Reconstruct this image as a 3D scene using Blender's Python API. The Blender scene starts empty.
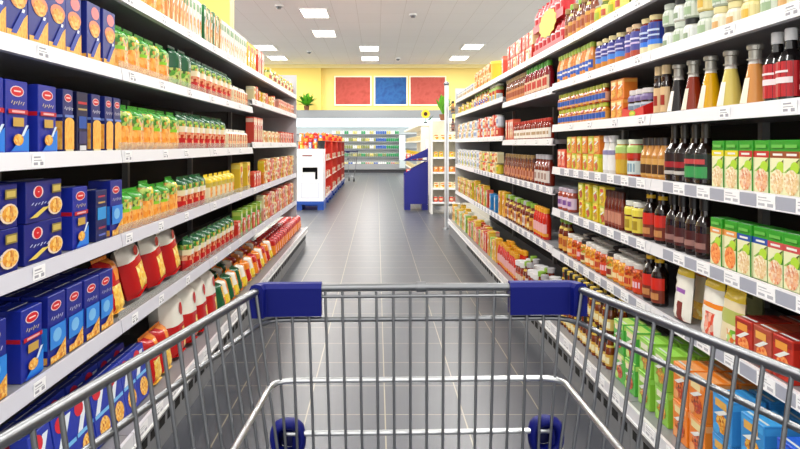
import bpy, math, random
from mathutils import Vector, Matrix
random.seed(7)
S = bpy.context.scene
COL = S.collection
PI = math.pi
F, VX, VY, H = 656.0, 377.0, 144.5, 1.2      # focal length in pixels, vanishing point, eye height

# ------------------------------------------------------------------ camera, world, exposure
cam_d = bpy.data.cameras.new('camera'); cam = bpy.data.objects.new('camera', cam_d); COL.objects.link(cam)
cam.location = (0, 0, H); cam.rotation_euler = (PI/2, 0, 0)
cam_d.sensor_width = 36; cam_d.lens = F/800*36
cam_d.shift_x = (400-VX)/800; cam_d.shift_y = -(224.5-VY)/800
cam_d.clip_start = .02; cam_d.clip_end = 200
S.camera = cam
S.view_settings.view_transform = 'Standard'; S.view_settings.look = 'None'
S.view_settings.gamma = 1; S.view_settings.exposure = 0.42
S.view_settings.use_curve_mapping = False
w = bpy.data.worlds.new('world'); S.world = w; w.use_nodes = True
w.node_tree.nodes['Background'].inputs[0].default_value = (1, .98, .95, 1)
w.node_tree.nodes['Background'].inputs[1].default_value = 1.5
LAMP_POWER = 64
LAMP_EMIT = 4.0
CEIL = 4.7

# ------------------------------------------------------------------ materials
def lin(h):
    h = h.lstrip('#'); c = [int(h[i:i+2], 16)/255 for i in (0, 2, 4)]
    return tuple((x/12.92 if x <= .04045 else ((x+.055)/1.055)**2.4) for x in c) + (1,)
_m = {}
def M(h, rough=.45, metal=0, emit=0, coat=0):
    k = (h, rough, metal, emit, coat)
    if k in _m: return _m[k]
    m = bpy.data.materials.new('m_'+h); m.use_nodes = True
    b = m.node_tree.nodes['Principled BSDF']
    b.inputs['Base Color'].default_value = lin(h)
    b.inputs['Roughness'].default_value = rough; b.inputs['Metallic'].default_value = metal
    if coat: b.inputs['Coat Weight'].default_value = coat
    if emit:
        b.inputs['Emission Color'].default_value = lin(h); b.inputs['Emission Strength'].default_value = emit
    _m[k] = m
    return m
def FM(name, cols, scale=60, rough=.4, kind='voronoi', stretch=(1, 1, 1)):
    """printed food picture / package contents: mottled procedural colours"""
    k = ('F', name)
    if k in _m: return _m[k]
    m = bpy.data.materials.new(name); m.use_nodes = True; nt = m.node_tree
    b = nt.nodes['Principled BSDF']; b.inputs['Roughness'].default_value = rough
    tc = nt.nodes.new('ShaderNodeTexCoord'); mp = nt.nodes.new('ShaderNodeMapping')
    mp.inputs['Scale'].default_value = stretch
    nt.links.new(tc.outputs['Object'], mp.inputs['Vector'])
    if kind == 'voronoi':
        t = nt.nodes.new('ShaderNodeTexVoronoi'); out = 'Color'
        t.inputs['Scale'].default_value = scale
        sp = nt.nodes.new('ShaderNodeSeparateColor'); nt.links.new(t.outputs['Color'], sp.inputs[0]); fac = sp.outputs[0]
    else:
        t = nt.nodes.new('ShaderNodeTexNoise'); t.inputs['Scale'].default_value = scale
        t.inputs['Detail'].default_value = 2; fac = t.outputs['Fac']
    nt.links.new(mp.outputs[0], t.inputs['Vector'])
    r = nt.nodes.new('ShaderNodeValToRGB'); nt.links.new(fac, r.inputs[0])
    e = r.color_ramp.elements; lo, hi = (0, 1) if kind == 'voronoi' else (.3, .7)
    e[0].position = lo; e[0].color = lin(cols[0]); e[1].position = hi; e[1].color = lin(cols[-1])
    for i, c in enumerate(cols[1:-1]):
        x = e.new(lo+(hi-lo)*(i+1)/(len(cols)-1)); x.color = lin(c)
    nt.links.new(r.outputs[0], b.inputs['Base Color'])
    _m[k] = m
    return m
PASTA = FM('pasta_picture', ['e08a1c', 'f6b544', 'ffd77a', 'c96a12'], 120)
NOODLE = FM('noodle_picture', ['e8861e', 'ffc65c', 'f39a2b'], 60, kind='noise', stretch=(3, 1, .6))
ORPASTA = FM('orange_pasta', ['e0701c', 'f6a23c', 'ffc870', 'd05a14'], 90, .25, stretch=(1, 1, .6))
REDPASTA = FM('red_pasta', ['b52412', 'e2502a', 'f6b080', '9c1a10', 'e86a30'], 60, .25)
SALAD = FM('leaf_picture', ['3f8f24', '8cc63a', 'f2f0d8', 'e4502a', 'd8d040'], 70)
LEAF = FM('herb_picture', ['2f7a1e', '5fae2a', 'd6e07a', '1f5a1a', 'e8a040'], 75)
CREAMF = FM('grain_picture', ['f2ddb0', 'e6c184', 'fff2d4', 'd9a25c'], 150)
SALMON = FM('rice_dish_picture', ['f5d4a6', 'e89a6a', 'f7e8cc', 'd9744a'], 130)
ORDISH = FM('orange_dish_picture', ['f07a2a', 'ffb066', 'e2561e'], 130)
SALSA = FM('salsa', ['8e1c0e', 'c8401a', 'e0782a', '6a120c'], 130, .15)
CHUTNEY = FM('chutney', ['c86a18', 'e89a2a', 'f4c050', 'a84a10'], 130, .15)
MIXVEG = FM('mixed_vegetables', ['c43a1c', 'e8b03a', '6f9a2c', 'e4782a'], 120, .15)
CHIPS = FM('potato_picture', ['f2b92e', 'ffd860', 'e09a1c', 'fff0a0'], 70)
REDPACK = FM('red_snack_print', ['d8301c', 'f0603a', 'f8d8c0', 'b81c14'], 60)
METAL = M('87898c', .34, 1); CHROME = M('d8dadc', .3, 1); DMETAL = M('8a8d90', .35, 1)
WHITE = M('f2f2f0', .4); RAIL = M('e6e6ea', .35); TAGW = M('ffffff', .5); GREYP = M('b9bbc6', .4)
SHELFM = M('8c8c90', .4); DARK = M('141414', .6); BACK_SHADE = M('1c1b1a', .8); KICK = M('77797c', .4)  # bay back panels near black: shade of the shelf interiors put into the colour
BLUEP = M('040e60', .5)
BLUEP.node_tree.nodes['Principled BSDF'].inputs['Specular IOR Level'].default_value = .2; BLACK = M('0c0c0c', .4)
def clear_plastic():
    m = bpy.data.materials.new('clear_plastic'); m.use_nodes = True; nt = m.node_tree; nt.nodes.clear()
    o = nt.nodes.new('ShaderNodeOutputMaterial'); mx = nt.nodes.new('ShaderNodeMixShader')
    t = nt.nodes.new('ShaderNodeBsdfTransparent'); g = nt.nodes.new('ShaderNodeBsdfPrincipled')
    g.inputs['Base Color'].default_value = (.62, .64, .56, 1); g.inputs['Roughness'].default_value = .2
    mx.inputs[0].default_value = .22
    nt.links.new(t.outputs[0], mx.inputs[1]); nt.links.new(g.outputs[0], mx.inputs[2]); nt.links.new(mx.outputs[0], o.inputs[0])
    return m
CLEAR = clear_plastic()

# ------------------------------------------------------------------ mesh buffer
class MB:
    def __init__(s): s.v = []; s.f = []; s.m = []; s.sm = []; s.mats = []
    def mi(s, m):
        if m not in s.mats: s.mats.append(m)
        return s.mats.index(m)
    def face(s, pts, m, smooth=False):
        n = len(s.v); s.v += [tuple(p) for p in pts]; s.f.append(list(range(n, n+len(pts)))); s.m.append(s.mi(m)); s.sm.append(smooth)
    def add(s, vs, fs, m, smooth=False):
        n = len(s.v); s.v += [tuple(p) for p in vs]
        for i, f in enumerate(fs):
            s.f.append([n+k for k in f]); s.m.append(s.mi(m[i] if isinstance(m, list) else m)); s.sm.append(smooth)
        return s
    def box(s, x0, x1, y0, y1, z0, z1, m, top=None, front=None):
        vs = [(x0,y0,z0),(x1,y0,z0),(x1,y1,z0),(x0,y1,z0),(x0,y0,z1),(x1,y0,z1),(x1,y1,z1),(x0,y1,z1)]
        fs = [(0,3,2,1),(4,5,6,7),(0,1,5,4),(1,2,6,5),(2,3,7,6),(3,0,4,7)]
        return s.add(vs, fs, [m, top or m, front or m, m, m, m])
    def cbox(s, x0, x1, y0, y1, z0, z1, m, c=.002, top=None):
        """box with chamfered edges"""
        P = [(x0+c,y0),(x1-c,y0),(x1,y0+c),(x1,y1-c),(x1-c,y1),(x0+c,y1),(x0,y1-c),(x0,y0+c)]
        cx, cy = (x0+x1)/2, (y0+y1)/2
        def ring(z, k): return [(x+(-c*k if x > cx else c*k), y+(-c*k if y > cy else c*k), z) for x, y in P]
        vs = ring(z0, 1)+ring(z0+c, 0)+ring(z1-c, 0)+ring(z1, 1)
        fs = [tuple(range(7, -1, -1))]; mt = [m]
        for r in range(3):
            for i in range(8): j = (i+1) % 8; fs.append((r*8+i, r*8+j, r*8+8+j, r*8+8+i)); mt.append(m)
        fs.append(tuple(range(24, 32))); mt.append(top or m)
        return s.add(vs, fs, mt)
    def prism(s, poly, z0, z1, m):
        """poly in xy, extruded in z"""
        n = len(poly); vs = [(x, y, z0) for x, y in poly]+[(x, y, z1) for x, y in poly]
        fs = [tuple(range(n-1, -1, -1)), tuple(range(n, 2*n))]+[(i, (i+1) % n, n+(i+1) % n, n+i) for i in range(n)]
        return s.add(vs, fs, m)
    def prism_y(s, poly, y0, y1, m):
        """poly in (x,z), extruded along y"""
        n = len(poly); vs = [(x, y0, z) for x, z in poly]+[(x, y1, z) for x, z in poly]
        fs = [tuple(range(n)), tuple(range(2*n-1, n-1, -1))]+[(i, n+i, n+(i+1) % n, (i+1) % n) for i in range(n)]
        return s.add(vs, fs, m)
    def prism_x(s, poly, x0, x1, m):
        """poly in (y,z), extruded along x"""
        n = len(poly); vs = [(x0, y, z) for y, z in poly]+[(x1, y, z) for y, z in poly]
        fs = [tuple(range(n-1, -1, -1)), tuple(range(n, 2*n))]+[(i, (i+1) % n, n+(i+1) % n, n+i) for i in range(n)]
        return s.add(vs, fs, m)
    def lathe(s, prof, seg=14, cx=0, cy=0, sx=1, sy=1):
        """prof: (r, z, mat) ; mat colours the segment that starts there"""
        for k in range(len(prof)-1):
            r0, z0, m = prof[k]; r1, z1 = prof[k+1][:2]
            vs = [(cx+r0*sx*math.cos(2*PI*i/seg), cy+r0*sy*math.sin(2*PI*i/seg), z0) for i in range(seg)]
            vs += [(cx+r1*sx*math.cos(2*PI*i/seg), cy+r1*sy*math.sin(2*PI*i/seg), z1) for i in range(seg)]
            s.add(vs, [(i, (i+1) % seg, seg+(i+1) % seg, seg+i) for i in range(seg)], m, True)
        return s
    def disc(s, r, z, m, cx=0, cy=0, seg=14, sx=1, sy=1):
        s.face([(cx+r*sx*math.cos(2*PI*i/seg), cy+r*sy*math.sin(2*PI*i/seg), z) for i in range(seg)], m)
        return s
    def arc(s, rf, z0, z1, a, m, off=0, seg=6, cx=0, cy=0, a0=0):
        """label patch on the front (-y) of a round body; rf(z) gives the radius"""
        for i in range(seg):
            t0 = -PI/2+a0-a+2*a*i/seg; t1 = -PI/2+a0-a+2*a*(i+1)/seg
            p = []
            for t, z in ((t0, z0), (t1, z0), (t1, z1), (t0, z1)):
                r = rf(z)+off; p.append((cx+r*math.cos(t), cy+r*math.sin(t), z))
            s.face(p, m, True)
        return s
    def tube(s, pts, r, m, seg=8, cap=True):
        pts = [Vector(p) for p in pts]; rings = []
        for i, p in enumerate(pts):
            a = pts[max(0, i-1)]; b = pts[min(len(pts)-1, i+1)]; d = (b-a).normalized()
            up = Vector((0, 0, 1)) if abs(d.z) < .9 else Vector((1, 0, 0))
            u = d.cross(up).normalized(); v = d.cross(u).normalized()
            rings.append([tuple(p+u*r*math.cos(2*PI*k/seg)+v*r*math.sin(2*PI*k/seg)) for k in range(seg)])
        vs = [q for R in rings for q in R]; fs = []
        for i in range(len(pts)-1):
            for k in range(seg): fs.append((i*seg+k, i*seg+(k+1) % seg, (i+1)*seg+(k+1) % seg, (i+1)*seg+k))
        s.add(vs, fs, m, True)
        if cap:
            s.face(vs[:seg], m); s.face(vs[-seg:][::-1], m)
        return s
    def ell(s, cx, cz, rx, rz, y, m, seg=12, rot=0):
        c, q = math.cos(rot), math.sin(rot)
        s.face([(cx+rx*math.cos(2*PI*i/seg)*c-rz*math.sin(2*PI*i/seg)*q, y, cz+rx*math.cos(2*PI*i/seg)*q+rz*math.sin(2*PI*i/seg)*c) for i in range(seg)], m)
        return s
    def poly(s, pts, y, m): s.face([(x, y, z) for x, z in pts], m); return s
    def merge(s, o, mat=None):
        n = len(s.v); s.v += [tuple(mat @ Vector(p)) for p in o.v] if mat else o.v
        for f, m, q in zip(o.f, o.m, o.sm): s.f.append([n+k for k in f]); s.m.append(s.mi(o.mats[m])); s.sm.append(q)
        return s
    def mesh(s, name):
        me = bpy.data.meshes.new(name); me.from_pydata(s.v, [], s.f)
        for m in s.mats: me.materials.append(m)
        me.polygons.foreach_set('material_index', s.m); me.polygons.foreach_set('use_smooth', s.sm); me.update()
        return me
    def build(s, name, parent=None, loc=None):
        o = bpy.data.objects.new(name, s.mesh(name)); COL.objects.link(o)
        if parent: o.parent = parent
        if loc: o.location = loc
        return o
def tag(o, label=None, cat=None, group=None, kind=None):
    if label: o['label'] = label
    if cat: o['category'] = cat
    if group: o['group'] = group
    if kind: o['kind'] = kind
    return o
def empty(name, loc=(0, 0, 0), rz=0):
    o = bpy.data.objects.new(name, None); COL.objects.link(o); o.location = loc; o.rotation_euler = (0, 0, rz)
    o.empty_display_size = .05
    return o
def copy_tree(o, parent=None):
    c = o.copy(); COL.objects.link(c); c.parent = parent
    for ch in o.children: copy_tree(ch, c)
    return c
def structure(mb, name): return tag(mb.build(name), kind='structure')

# ------------------------------------------------------------------ floor, walls, ceiling
def grid_mat(name, base, line, tile, ox, oy, mortar, rough, noise=.0, tile_y=None, var=.06, spec=.5):
    m = bpy.data.materials.new(name); m.use_nodes = True; nt = m.node_tree; b = nt.nodes['Principled BSDF']
    g = nt.nodes.new('ShaderNodeNewGeometry'); mp = nt.nodes.new('ShaderNodeMapping')
    mp.inputs['Location'].default_value = (-ox, -oy, 0)
    br = nt.nodes.new('ShaderNodeTexBrick'); br.offset = 0; br.squash = 1
    br.inputs['Scale'].default_value = 1; br.inputs['Brick Width'].default_value = tile
    br.inputs['Row Height'].default_value = tile_y or tile; br.inputs['Mortar Size'].default_value = mortar
    br.inputs['Mortar Smooth'].default_value = .1; br.inputs['Bias'].default_value = 0
    c = lin(base); br.inputs['Color1'].default_value = c
    br.inputs['Color2'].default_value = tuple(x*(1-var) for x in c[:3])+(1,); br.inputs['Mortar'].default_value = lin(line)
    nt.links.new(g.outputs['Position'], mp.inputs[0]); nt.links.new(mp.outputs[0], br.inputs[0])
    nz = nt.nodes.new('ShaderNodeTexNoise'); nz.inputs['Scale'].default_value = 9; nz.inputs['Detail'].default_value = 5
    nt.links.new(g.outputs['Position'], nz.inputs['Vector'])
    mr = nt.nodes.new('ShaderNodeMapRange'); mr.inputs[3].default_value = rough-.015; mr.inputs[4].default_value = rough+.02
    nt.links.new(nz.outputs['Fac'], mr.inputs[0]); nt.links.new(mr.outputs[0], b.inputs['Roughness'])
    if noise:
        mx = nt.nodes.new('ShaderNodeMix'); mx.data_type = 'RGBA'; mx.blend_type = 'MULTIPLY'; mx.inputs[0].default_value = noise
        nt.links.new(br.outputs['Color'], mx.inputs[6]); nt.links.new(nz.outputs['Color'], mx.inputs[7]); nt.links.new(mx.outputs[2], b.inputs['Base Color'])
    else: nt.links.new(br.outputs['Color'], b.inputs['Base Color'])
    b.inputs['Specular IOR Level'].default_value = spec
    return m
TILE = .348
FLOORM = grid_mat('floor_tiles', '484b53', '938c7a', TILE, .036, .131, .003, .34, 0)
CEILM = grid_mat('ceiling_tiles', 'f8f6f2', 'e2ded6', .62, .1, .2, .006, .9, 0, 1.24, .02, .1)
structure(MB().box(-9, 9, -5, 30, -.1, 0, FLOORM), 'floor')
structure(MB().box(-9, 9, -5, 30, CEIL, CEIL+.1, CEILM), 'ceiling')
YEL = M('fae288', .8)
structure(MB().box(-9, 9, 29, 29.2, 0, CEIL, YEL), 'wall_back')
structure(MB().box(-9, -2.45, 28.7, 29, 0, CEIL, M('f2d672', .8)), 'trim_1')
structure(MB().box(-2.9, -2.29, 10.2, 10.5, 0, CEIL, M('f2e27c', .7)), 'trim_2')
structure(MB().box(-9, 9, 28.62, 28.7, CEIL-.16, CEIL, M('f7e6a4', .8)), 'trim_3')

# ceiling lights
def words_ord(i, n, near='nearest', far='farthest'):
    W = ['', 'second', 'third', 'fourth', 'fifth', 'sixth', 'seventh', 'eighth', 'ninth', 'tenth', 'eleventh', 'twelfth', 'thirteenth', 'fourteenth',
         'fifteenth', 'sixteenth', 'seventeenth', 'eighteenth', 'nineteenth', 'twentieth']
    if i == 0: return near
    if i == n-1 and n > 2: return far
    if i < 20: return W[i]+' '+near
    return ('twenty-'+W[i-19].replace('twentieth', '')+' ' if i-19 < 10 else 'thirty-'+W[i-29]+' ')+near if i != 20 else 'twenty-first '+near
lf = MB(); zf = -.03
for a, b, c, d in ((-.37, .37, -.62, -.58), (-.37, .37, .58, .62), (-.37, -.33, -.58, .58), (.33, .37, -.58, .58)): lf.box(a, b, c, d, zf, 0, WHITE)
lf_me = lf.mesh('light_frame'); ld_me = MB().box(-.33, .33, -.58, .58, -.02, -.004, M('fffdf6', .5, 0, LAMP_EMIT)).mesh('light_diffuser')
la_me = bpy.data.lights.new('light_tube', 'AREA'); la_me.shape = 'RECTANGLE'; la_me.size = .64; la_me.size_y = 1.14
la_me.energy = LAMP_POWER; la_me.color = (1, .975, .93)
la_rear = la_me.copy(); la_rear.energy = LAMP_POWER*1.35
LCOL = {-4.0: 'leftmost', -1.65: 'left centre', -.28: 'centre', 1.65: 'right centre', 3.3: 'rightmost'}
spots = [(-1.65, y) for y in (-2, 1.2, 4.4, 7.6, 10.8, 14.0, 17.4, 20.6)] + [(1.65, y) for y in (-2, 1.2, 4.4, 7.6, 10.8, 14.0)]
spots += [(-.28, 23.8), (-.28, 26.6), (-4.0, 23.6), (-4.0, 26.4), (3.4, 23.4), (3.3, 26.4), (-5, 5), (-5, 11), (5, 5), (5, 11), (5, 17), (-5, 17)]
vis = {(-1.65, 17.4): 'bright white ceiling panel light, nearest one above the left side', (-1.65, 20.6): 'bright white ceiling panel light, second nearest above the left side',
       (-.28, 23.8): 'white panel light in the middle column over the red panels', (-.28, 26.6): 'white panel light in the middle column closest to the yellow wall',
       (-4.0, 23.6): 'far left ceiling panel light of the pair, the nearer one', (-4.0, 26.4): 'far left ceiling panel light of the pair, closest to the yellow wall',
       (3.4, 23.4): 'far right ceiling panel light of the pair, the nearer one', (3.3, 26.4): 'far right ceiling panel light of the pair, closest to the yellow wall'}
for x, y in spots:
    t = empty('ceiling_light', (x, y, CEIL))
    for nm, me in (('frame', lf_me), ('diffuser', ld_me)):
        o = bpy.data.objects.new(nm, me); COL.objects.link(o); o.parent = t
    l = bpy.data.objects.new('light_source', la_rear if y > 22 else la_me); COL.objects.link(l); l.parent = t; l.location = (0, 0, -.05)
    tag(t, vis.get((x, y), 'white ceiling panel light above the photo frame, %s, %s' % ('left' if x < 0 else 'right', '%s stretch of the %s' % ({-2: 'first', 1.2: 'second', 4.4: 'third', 7.6: 'fourth', 10.8: 'fifth', 14.0: 'sixth', 5: 'near', 11: 'middle', 17: 'far'}.get(y, 'far'), 'aisle' if abs(x) < 2 else 'next aisle'))), 'ceiling light', 'square ceiling panel lights')
for i, (px, py) in enumerate(((279, 5), (309, 51), (413, 14), (398, 58))):
    Y = F*(CEIL-H)/(VY-py); X = (px-VX)*Y/F
    t = MB().lathe([(0, -.1, DMETAL), (.05, -.1, DMETAL), (.07, -.06, DMETAL), (.1, -.05, WHITE), (.11, 0, WHITE)], 14).build('smoke_detector', loc=(X, Y, CEIL))
    tag(t, 'small round grey detector on the ceiling, %s' % ('left of the nearest panel light', 'below the two left panel lights', 'alone right of the centre', 'near the middle light pair')[i], 'detector')

# wall panels
def panel(x0, x1, nm, lab, col):
    m = FM(nm, col, 3, .7, 'noise'); t = empty('wall_panel', ((x0+x1)/2, 28.995, 2.97))
    w = (x1-x0)/2
    MB().box(-w, w, -.04, -.002, 0, 1.2, m).build('painted_board', t)
    fr = MB()
    for a, b, c, d in ((-w-.06, w+.06, -.06, 0), (-w-.06, w+.06, 1.2, 1.26), (-w-.06, -w, 0, 1.2), (w, w+.06, 0, 1.2)): fr.box(a, b, -.05, -.002, c, d, M('fff6d8', .6))
    fr.build('frame', t)
    tag(t, lab, 'wall panel')
panel(-1.83, -.3, 'left_red', 'mottled red square panel on the yellow wall, left of the blue one', ['a03a2a', 'b84c40', 'a84034'])
panel(-.08, 1.3, 'mid_blue', 'mottled blue square panel in the middle of the yellow wall', ['0f4488', '1f5c9c', '0c3e80'])
panel(1.48, 3.0, 'right_red', 'mottled red square panel on the yellow wall, right of the blue one', ['a84034', 'bc5448', 'b04a3e'])

# ------------------------------------------------------------------ product prototypes
class Proto: pass
PR = {}
def proto(key, name, cat, w, d, h, parts):
    """parts: list of (part name, MB, label); first is the body. front faces -y, origin at base centre, front at y=0 side"""
    p = Proto(); p.name = name; p.cat = cat; p.w = w; p.d = d; p.h = h
    p.parts = [(n, mb.mesh(n), l) for n, mb, l in parts]
    one = MB()
    for n, mb, l in parts: one.merge(mb)
    p.one = one.mesh(name); PR[key] = p
    return p
def place(key, loc, rz, label, group, simple=False, tilt=None, name=None):
    p = PR[key]
    if simple or len(p.parts) == 1:
        o = bpy.data.objects.new(name or p.name, p.one); COL.objects.link(o)
    else:
        o = empty(p.name)
        for n, me, l in p.parts:
            c = bpy.data.objects.new(n, me); COL.objects.link(c); c.parent = o
            if l: c['label'] = l
    o.location = loc; o.rotation_euler = (tilt[0] if tilt else 0, tilt[1] if tilt else 0, rz)
    tag(o, label, p.cat, group)
    return o
EPS = .0006
def carton(key, w, d, h, col, decals, name='food_carton', cat='carton', top=None, rough=.35):
    """decals: (part, kind, u0, v0, u1, v1, mat[, rot])  u,v in 0..1 over the front face"""
    cm = col if not isinstance(col, str) else M(col, rough)
    b = MB().cbox(-w/2, w/2, 0, d, 0, h, cm, .0015, top=(M(top, rough) if top else None))
    if top:
        for a, c in ((.12, .2), (.6, .78)): b.face([(-w/2+.006, d*a, h+.0005), (w/2-.006, d*a, h+.0005), (w/2-.006, d*c, h+.0005), (-w/2+.006, d*c, h+.0005)], M('dfe6e4' if a < .3 else col, rough) if isinstance(col, str) else cm)
    b.box(-w/2+.004, w/2-.004, d*.48, d*.52, h-.0005, h+.0006, M('dddddd', .6) if not top else M(top, .6))
    P = {}
    for i, dc in enumerate(decals):
        pt, kd, u0, v0, u1, v1, mt = dc[:7]; rot = dc[7] if len(dc) > 7 else 0
        mb = b if not pt else P.setdefault(pt, MB()); mt = M(mt, rough) if isinstance(mt, str) else mt
        y = -EPS*(i+1)*.6-.0003; x0, x1, z0, z1 = -w/2+u0*w, -w/2+u1*w, v0*h, v1*h
        if kd == 'r': mb.poly([(x0, z0), (x1, z0), (x1, z1), (x0, z1)], y, mt)
        elif kd == 'e': mb.ell((x0+x1)/2, (z0+z1)/2, (x1-x0)/2, (z1-z0)/2, y, mt, 14, rot)
        elif kd == 'd': mb.poly([(x0, z0), (x1, z0), (x1, z1)], y, mt)
        elif kd == 's': mb.poly([(x0, z0), (x0+(x1-x0)*.35, z0), (x1, z1), (x1-(x1-x0)*.35, z1)], y, mt)
    # side prints repeat the brand colour block
    for u, v0, v1, mt in [(dc[7 if False else 2], dc[3], dc[5], dc[6]) for dc in decals if dc[1] == 'r' and dc[4]-dc[2] > .8][:2]:
        mt = M(mt, rough) if isinstance(mt, str) else mt
        b.face([(-w/2-.0004, d*.97, v0*h), (-w/2-.0004, d*.03, v0*h), (-w/2-.0004, d*.03, v1*h), (-w/2-.0004, d*.97, v1*h)], mt)
        b.face([(w/2+.0004, d*.03, v0*h), (w/2+.0004, d*.97, v0*h), (w/2+.0004, d*.97, v1*h), (w/2+.0004, d*.03, v1*h)], mt)
    LB = {'brand_logo': 'oval logo with a pale rim', 'food_picture': 'printed picture of the food', 'title_band': 'coloured name band'}
    proto(key, name, cat, w, d, h, [('carton_body', b, None)]+[(n, m, LB.get(n)) for n, m in P.items()])
NAVY = '14207c'
def logo(u0, v0, u1, v1): return [('brand_logo', 'e', u0, v0, u1, v1, 'f0d8d8', ), ('brand_logo', 'e', u0+.04, v0+.012, u1-.04, v1-.012, 'd81c28'), ('brand_logo', 'r', u0+.16, (v0+v1)/2-.008, u1-.16, (v0+v1)/2+.012, 'ffd8d0')]
def script(u0, v, u1, c='d8c890', t=.03):   # a line of curly lettering
    n = 6; r = []
    for i in range(n):
        a = u0+(u1-u0)*i/n; r.append(('', 's', a, v-(t if i % 2 else t*.4), a+(u1-u0)/n*.95, v+(t if i in (0, 3) else t*.6), c))
    return r
carton('penne', .1, .075, .185, '1a2c9c', logo(.18, .78, .82, .93)+script(.2, .7, .8)+[('title_band', 'r', .05, .55, .95, .61, 'c0182c'), ('', 'r', .2, .565, .8, .595, 'f0b0b0'),
    ('', 'r', .25, .38, .75, .5, 'caa24a'), ('food_picture', 'd', .1, .03, .98, .36, '1f7fe0'), ('food_picture', 'e', .25, .12, .72, .28, PASTA), ('', 's', .6, .25, .95, .4, 'd8e8f8'), ('', 'r', .1, .02, .9, .05, '2a58c8')], 'pasta_carton')
carton('pennestd', .1, .075, .19, '18268c', logo(.15, .76, .75, .9)+script(.15, .66, .8, 'c8c8e8')+[('food_picture', 'r', .05, .22, .95, .55, '2c88e4'), ('food_picture', 'e', .2, .3, .7, .5, '7cc0f4'),
    ('food_picture', 'd', .05, .02, .95, .3, PASTA), ('food_picture', 'r', .05, .02, .95, .12, PASTA)], 'pasta_carton')
carton('spag', .062, .05, .185, '16246e', logo(.12, .8, .85, .93)+script(.1, .7, .9, 'e8e8f0')+[('', 'r', .06, .56, .94, .6, '6f8ad0'), ('food_picture', 'r', .04, .06, .98, .5, NOODLE), ('', 'e', .02, .4, .98, .56, NOODLE), ('', 'r', .1, .01, .9, .06, 'e8dca8')], 'pasta_carton')
carton('topbox', .1, .07, .19, '232f86', [('brand_logo', 'e', .3, .74, .9, .95, 'f08080'), ('', 'e', .12, .48, .98, .72, 'e88a60'), ('food_picture', 'e', .2, .44, .9, .66, PASTA),
    ('food_picture', 'd', .02, .01, .98, .4, NOODLE), ('food_picture', 'r', .02, .01, .98, .14, NOODLE), ('', 's', .5, .2, .85, .45, 'e8f0fa'), ('', 's', .2, .1, .9, .4, '2a44a8')], 'pasta_carton')
carton('sidebox', .07, .09, .185, '0e1440', [('', 'r', .1, .8, .9, .84, 'c82838'), ('', 'r', .1, .7, .9, .73, 'b8a060'), ('', 'r', .15, .4, .85, .6, '1c50a8'), ('', 'r', .15, .15, .85, .35, '3a3a6a'), ('', 'r', .2, .04, .8, .12, 'dcdcdc')], 'pasta_carton')
carton('lasagne', .19, .1, .108, NAVY, logo(.18, .58, .46, .88)+script(.12, .44, .62, 'c8d0f0', .04)+[('', 'r', .68, .66, .95, .88, '8a7a3a'), ('', 'r', .71, .7, .92, .84, 'd0b860'),
    ('food_picture', 'e', .55, .1, .98, .56, 'f0d8c0'), ('food_picture', 'e', .6, .14, .96, .52, PASTA), ('', 's', .05, .12, .6, .34, 'e8d060')], 'pasta_carton')
carton('cyan', .085, .07, .165, '13205e', [('', 'r', .2, .86, .8, .89, 'c03048'), ('', 'r', .2, .74, .8, .77, 'd8b060'), ('food_picture', 'r', .12, .42, .88, .66, '2f9ae0'), ('', 'r', .2, .24, .8, .28, 'a03050'), ('', 'r', .2, .1, .8, .14, '5a6ac0')], 'pasta_carton')
carton('bluemag', .12, .05, .2, '2438a8', [('', 's', .1, .5, .9, .9, 'e8f0f8'), ('brand_logo', 'e', .1, .72, .6, .95, 'd82838'), ('food_picture', 'e', .2, .05, .85, .4, PASTA), ('', 'r', .05, .44, .95, .5, '7ac0f0')], 'pasta_carton')
# right hand side rice cartons
def rice(key, band, pic, h=.15):
    carton(key, .0705, .055, h, '2f9c24', [('title_band', 'r', .0, .68, 1, .8, band), ('', 'r', .2, .72, .8, .76, 'f4f0e8'), ('', 'r', .03, .02, .97, .68, 'f0f0c0'), ('', 'd', .03, .42, .97, .68, LEAF), ('', 'e', .45, .4, .95, .62, 'b8e03c'),
        ('food_picture', 'e', .08, .03, .95, .48, pic), ('', 'r', .15, .86, .85, .92, '68c04c')], 'rice_carton', top='3cb02c')
rice('rice_y', 'e8d820', CREAMF); rice('rice_r', 'c82828', SALMON); rice('rice_b', '1c50a8', CREAMF); rice('rice_o', 'f0a050', ORDISH); rice('rice_br', '9a4a20', CREAMF); rice('rice_p', 'd05050', SALMON)
def pack(key, col, top, pic, logoc, w=.105, d=.1, h=.125):
    nm = 'meal_carton' if key in ('mgreen', 'mgreen2', 'morange', 'mblue', 'mdblue') else ('stock_carton' if key in ('redlow', 'brownlow') else ('pasta_carton' if key in ('whitecar', 'greencar', 'orcar', 'yeltall', 'redtall') else ('sauce_carton' if key in ('redmid', 'yelmid', 'grnmid', 'bluetall') else 'food_pack')))
    carton(key, w, d, h, col, [('', 'r', .04, .8, .96, .95, top), ('brand_logo', 'r', .15, .7, .75, .88, logoc), ('food_picture', 'e', .2, .12, .85, .58, pic), ('', 'e', .06, .05, .4, .3, top), ('', 's', .1, .5, .9, .7, 'f0f0e8')], nm, top=top)
pack('mgreen', '8cc840', 'a4e060', MIXVEG, 'f0f0d0'); pack('morange', 'f08424', 'f4a868', SALSA, 'f4e0a0'); pack('mblue', '3a90d4', '48a8e8', CHUTNEY, 'e8b050'); pack('mdblue', '1c44c4', '2f6ce0', CHUTNEY, 'e0a860')
pack('mgreen2', '58b848', 'c8e878', SALSA, 'f8e8c0')
pack('redlow', 'c43424', 'a02820', ORDISH, 'f0a040', .085, .12, .115); pack('brownlow', 'b8503c', 'b04a30', ORDISH, 'f0b050', .085, .12, .115)
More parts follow.
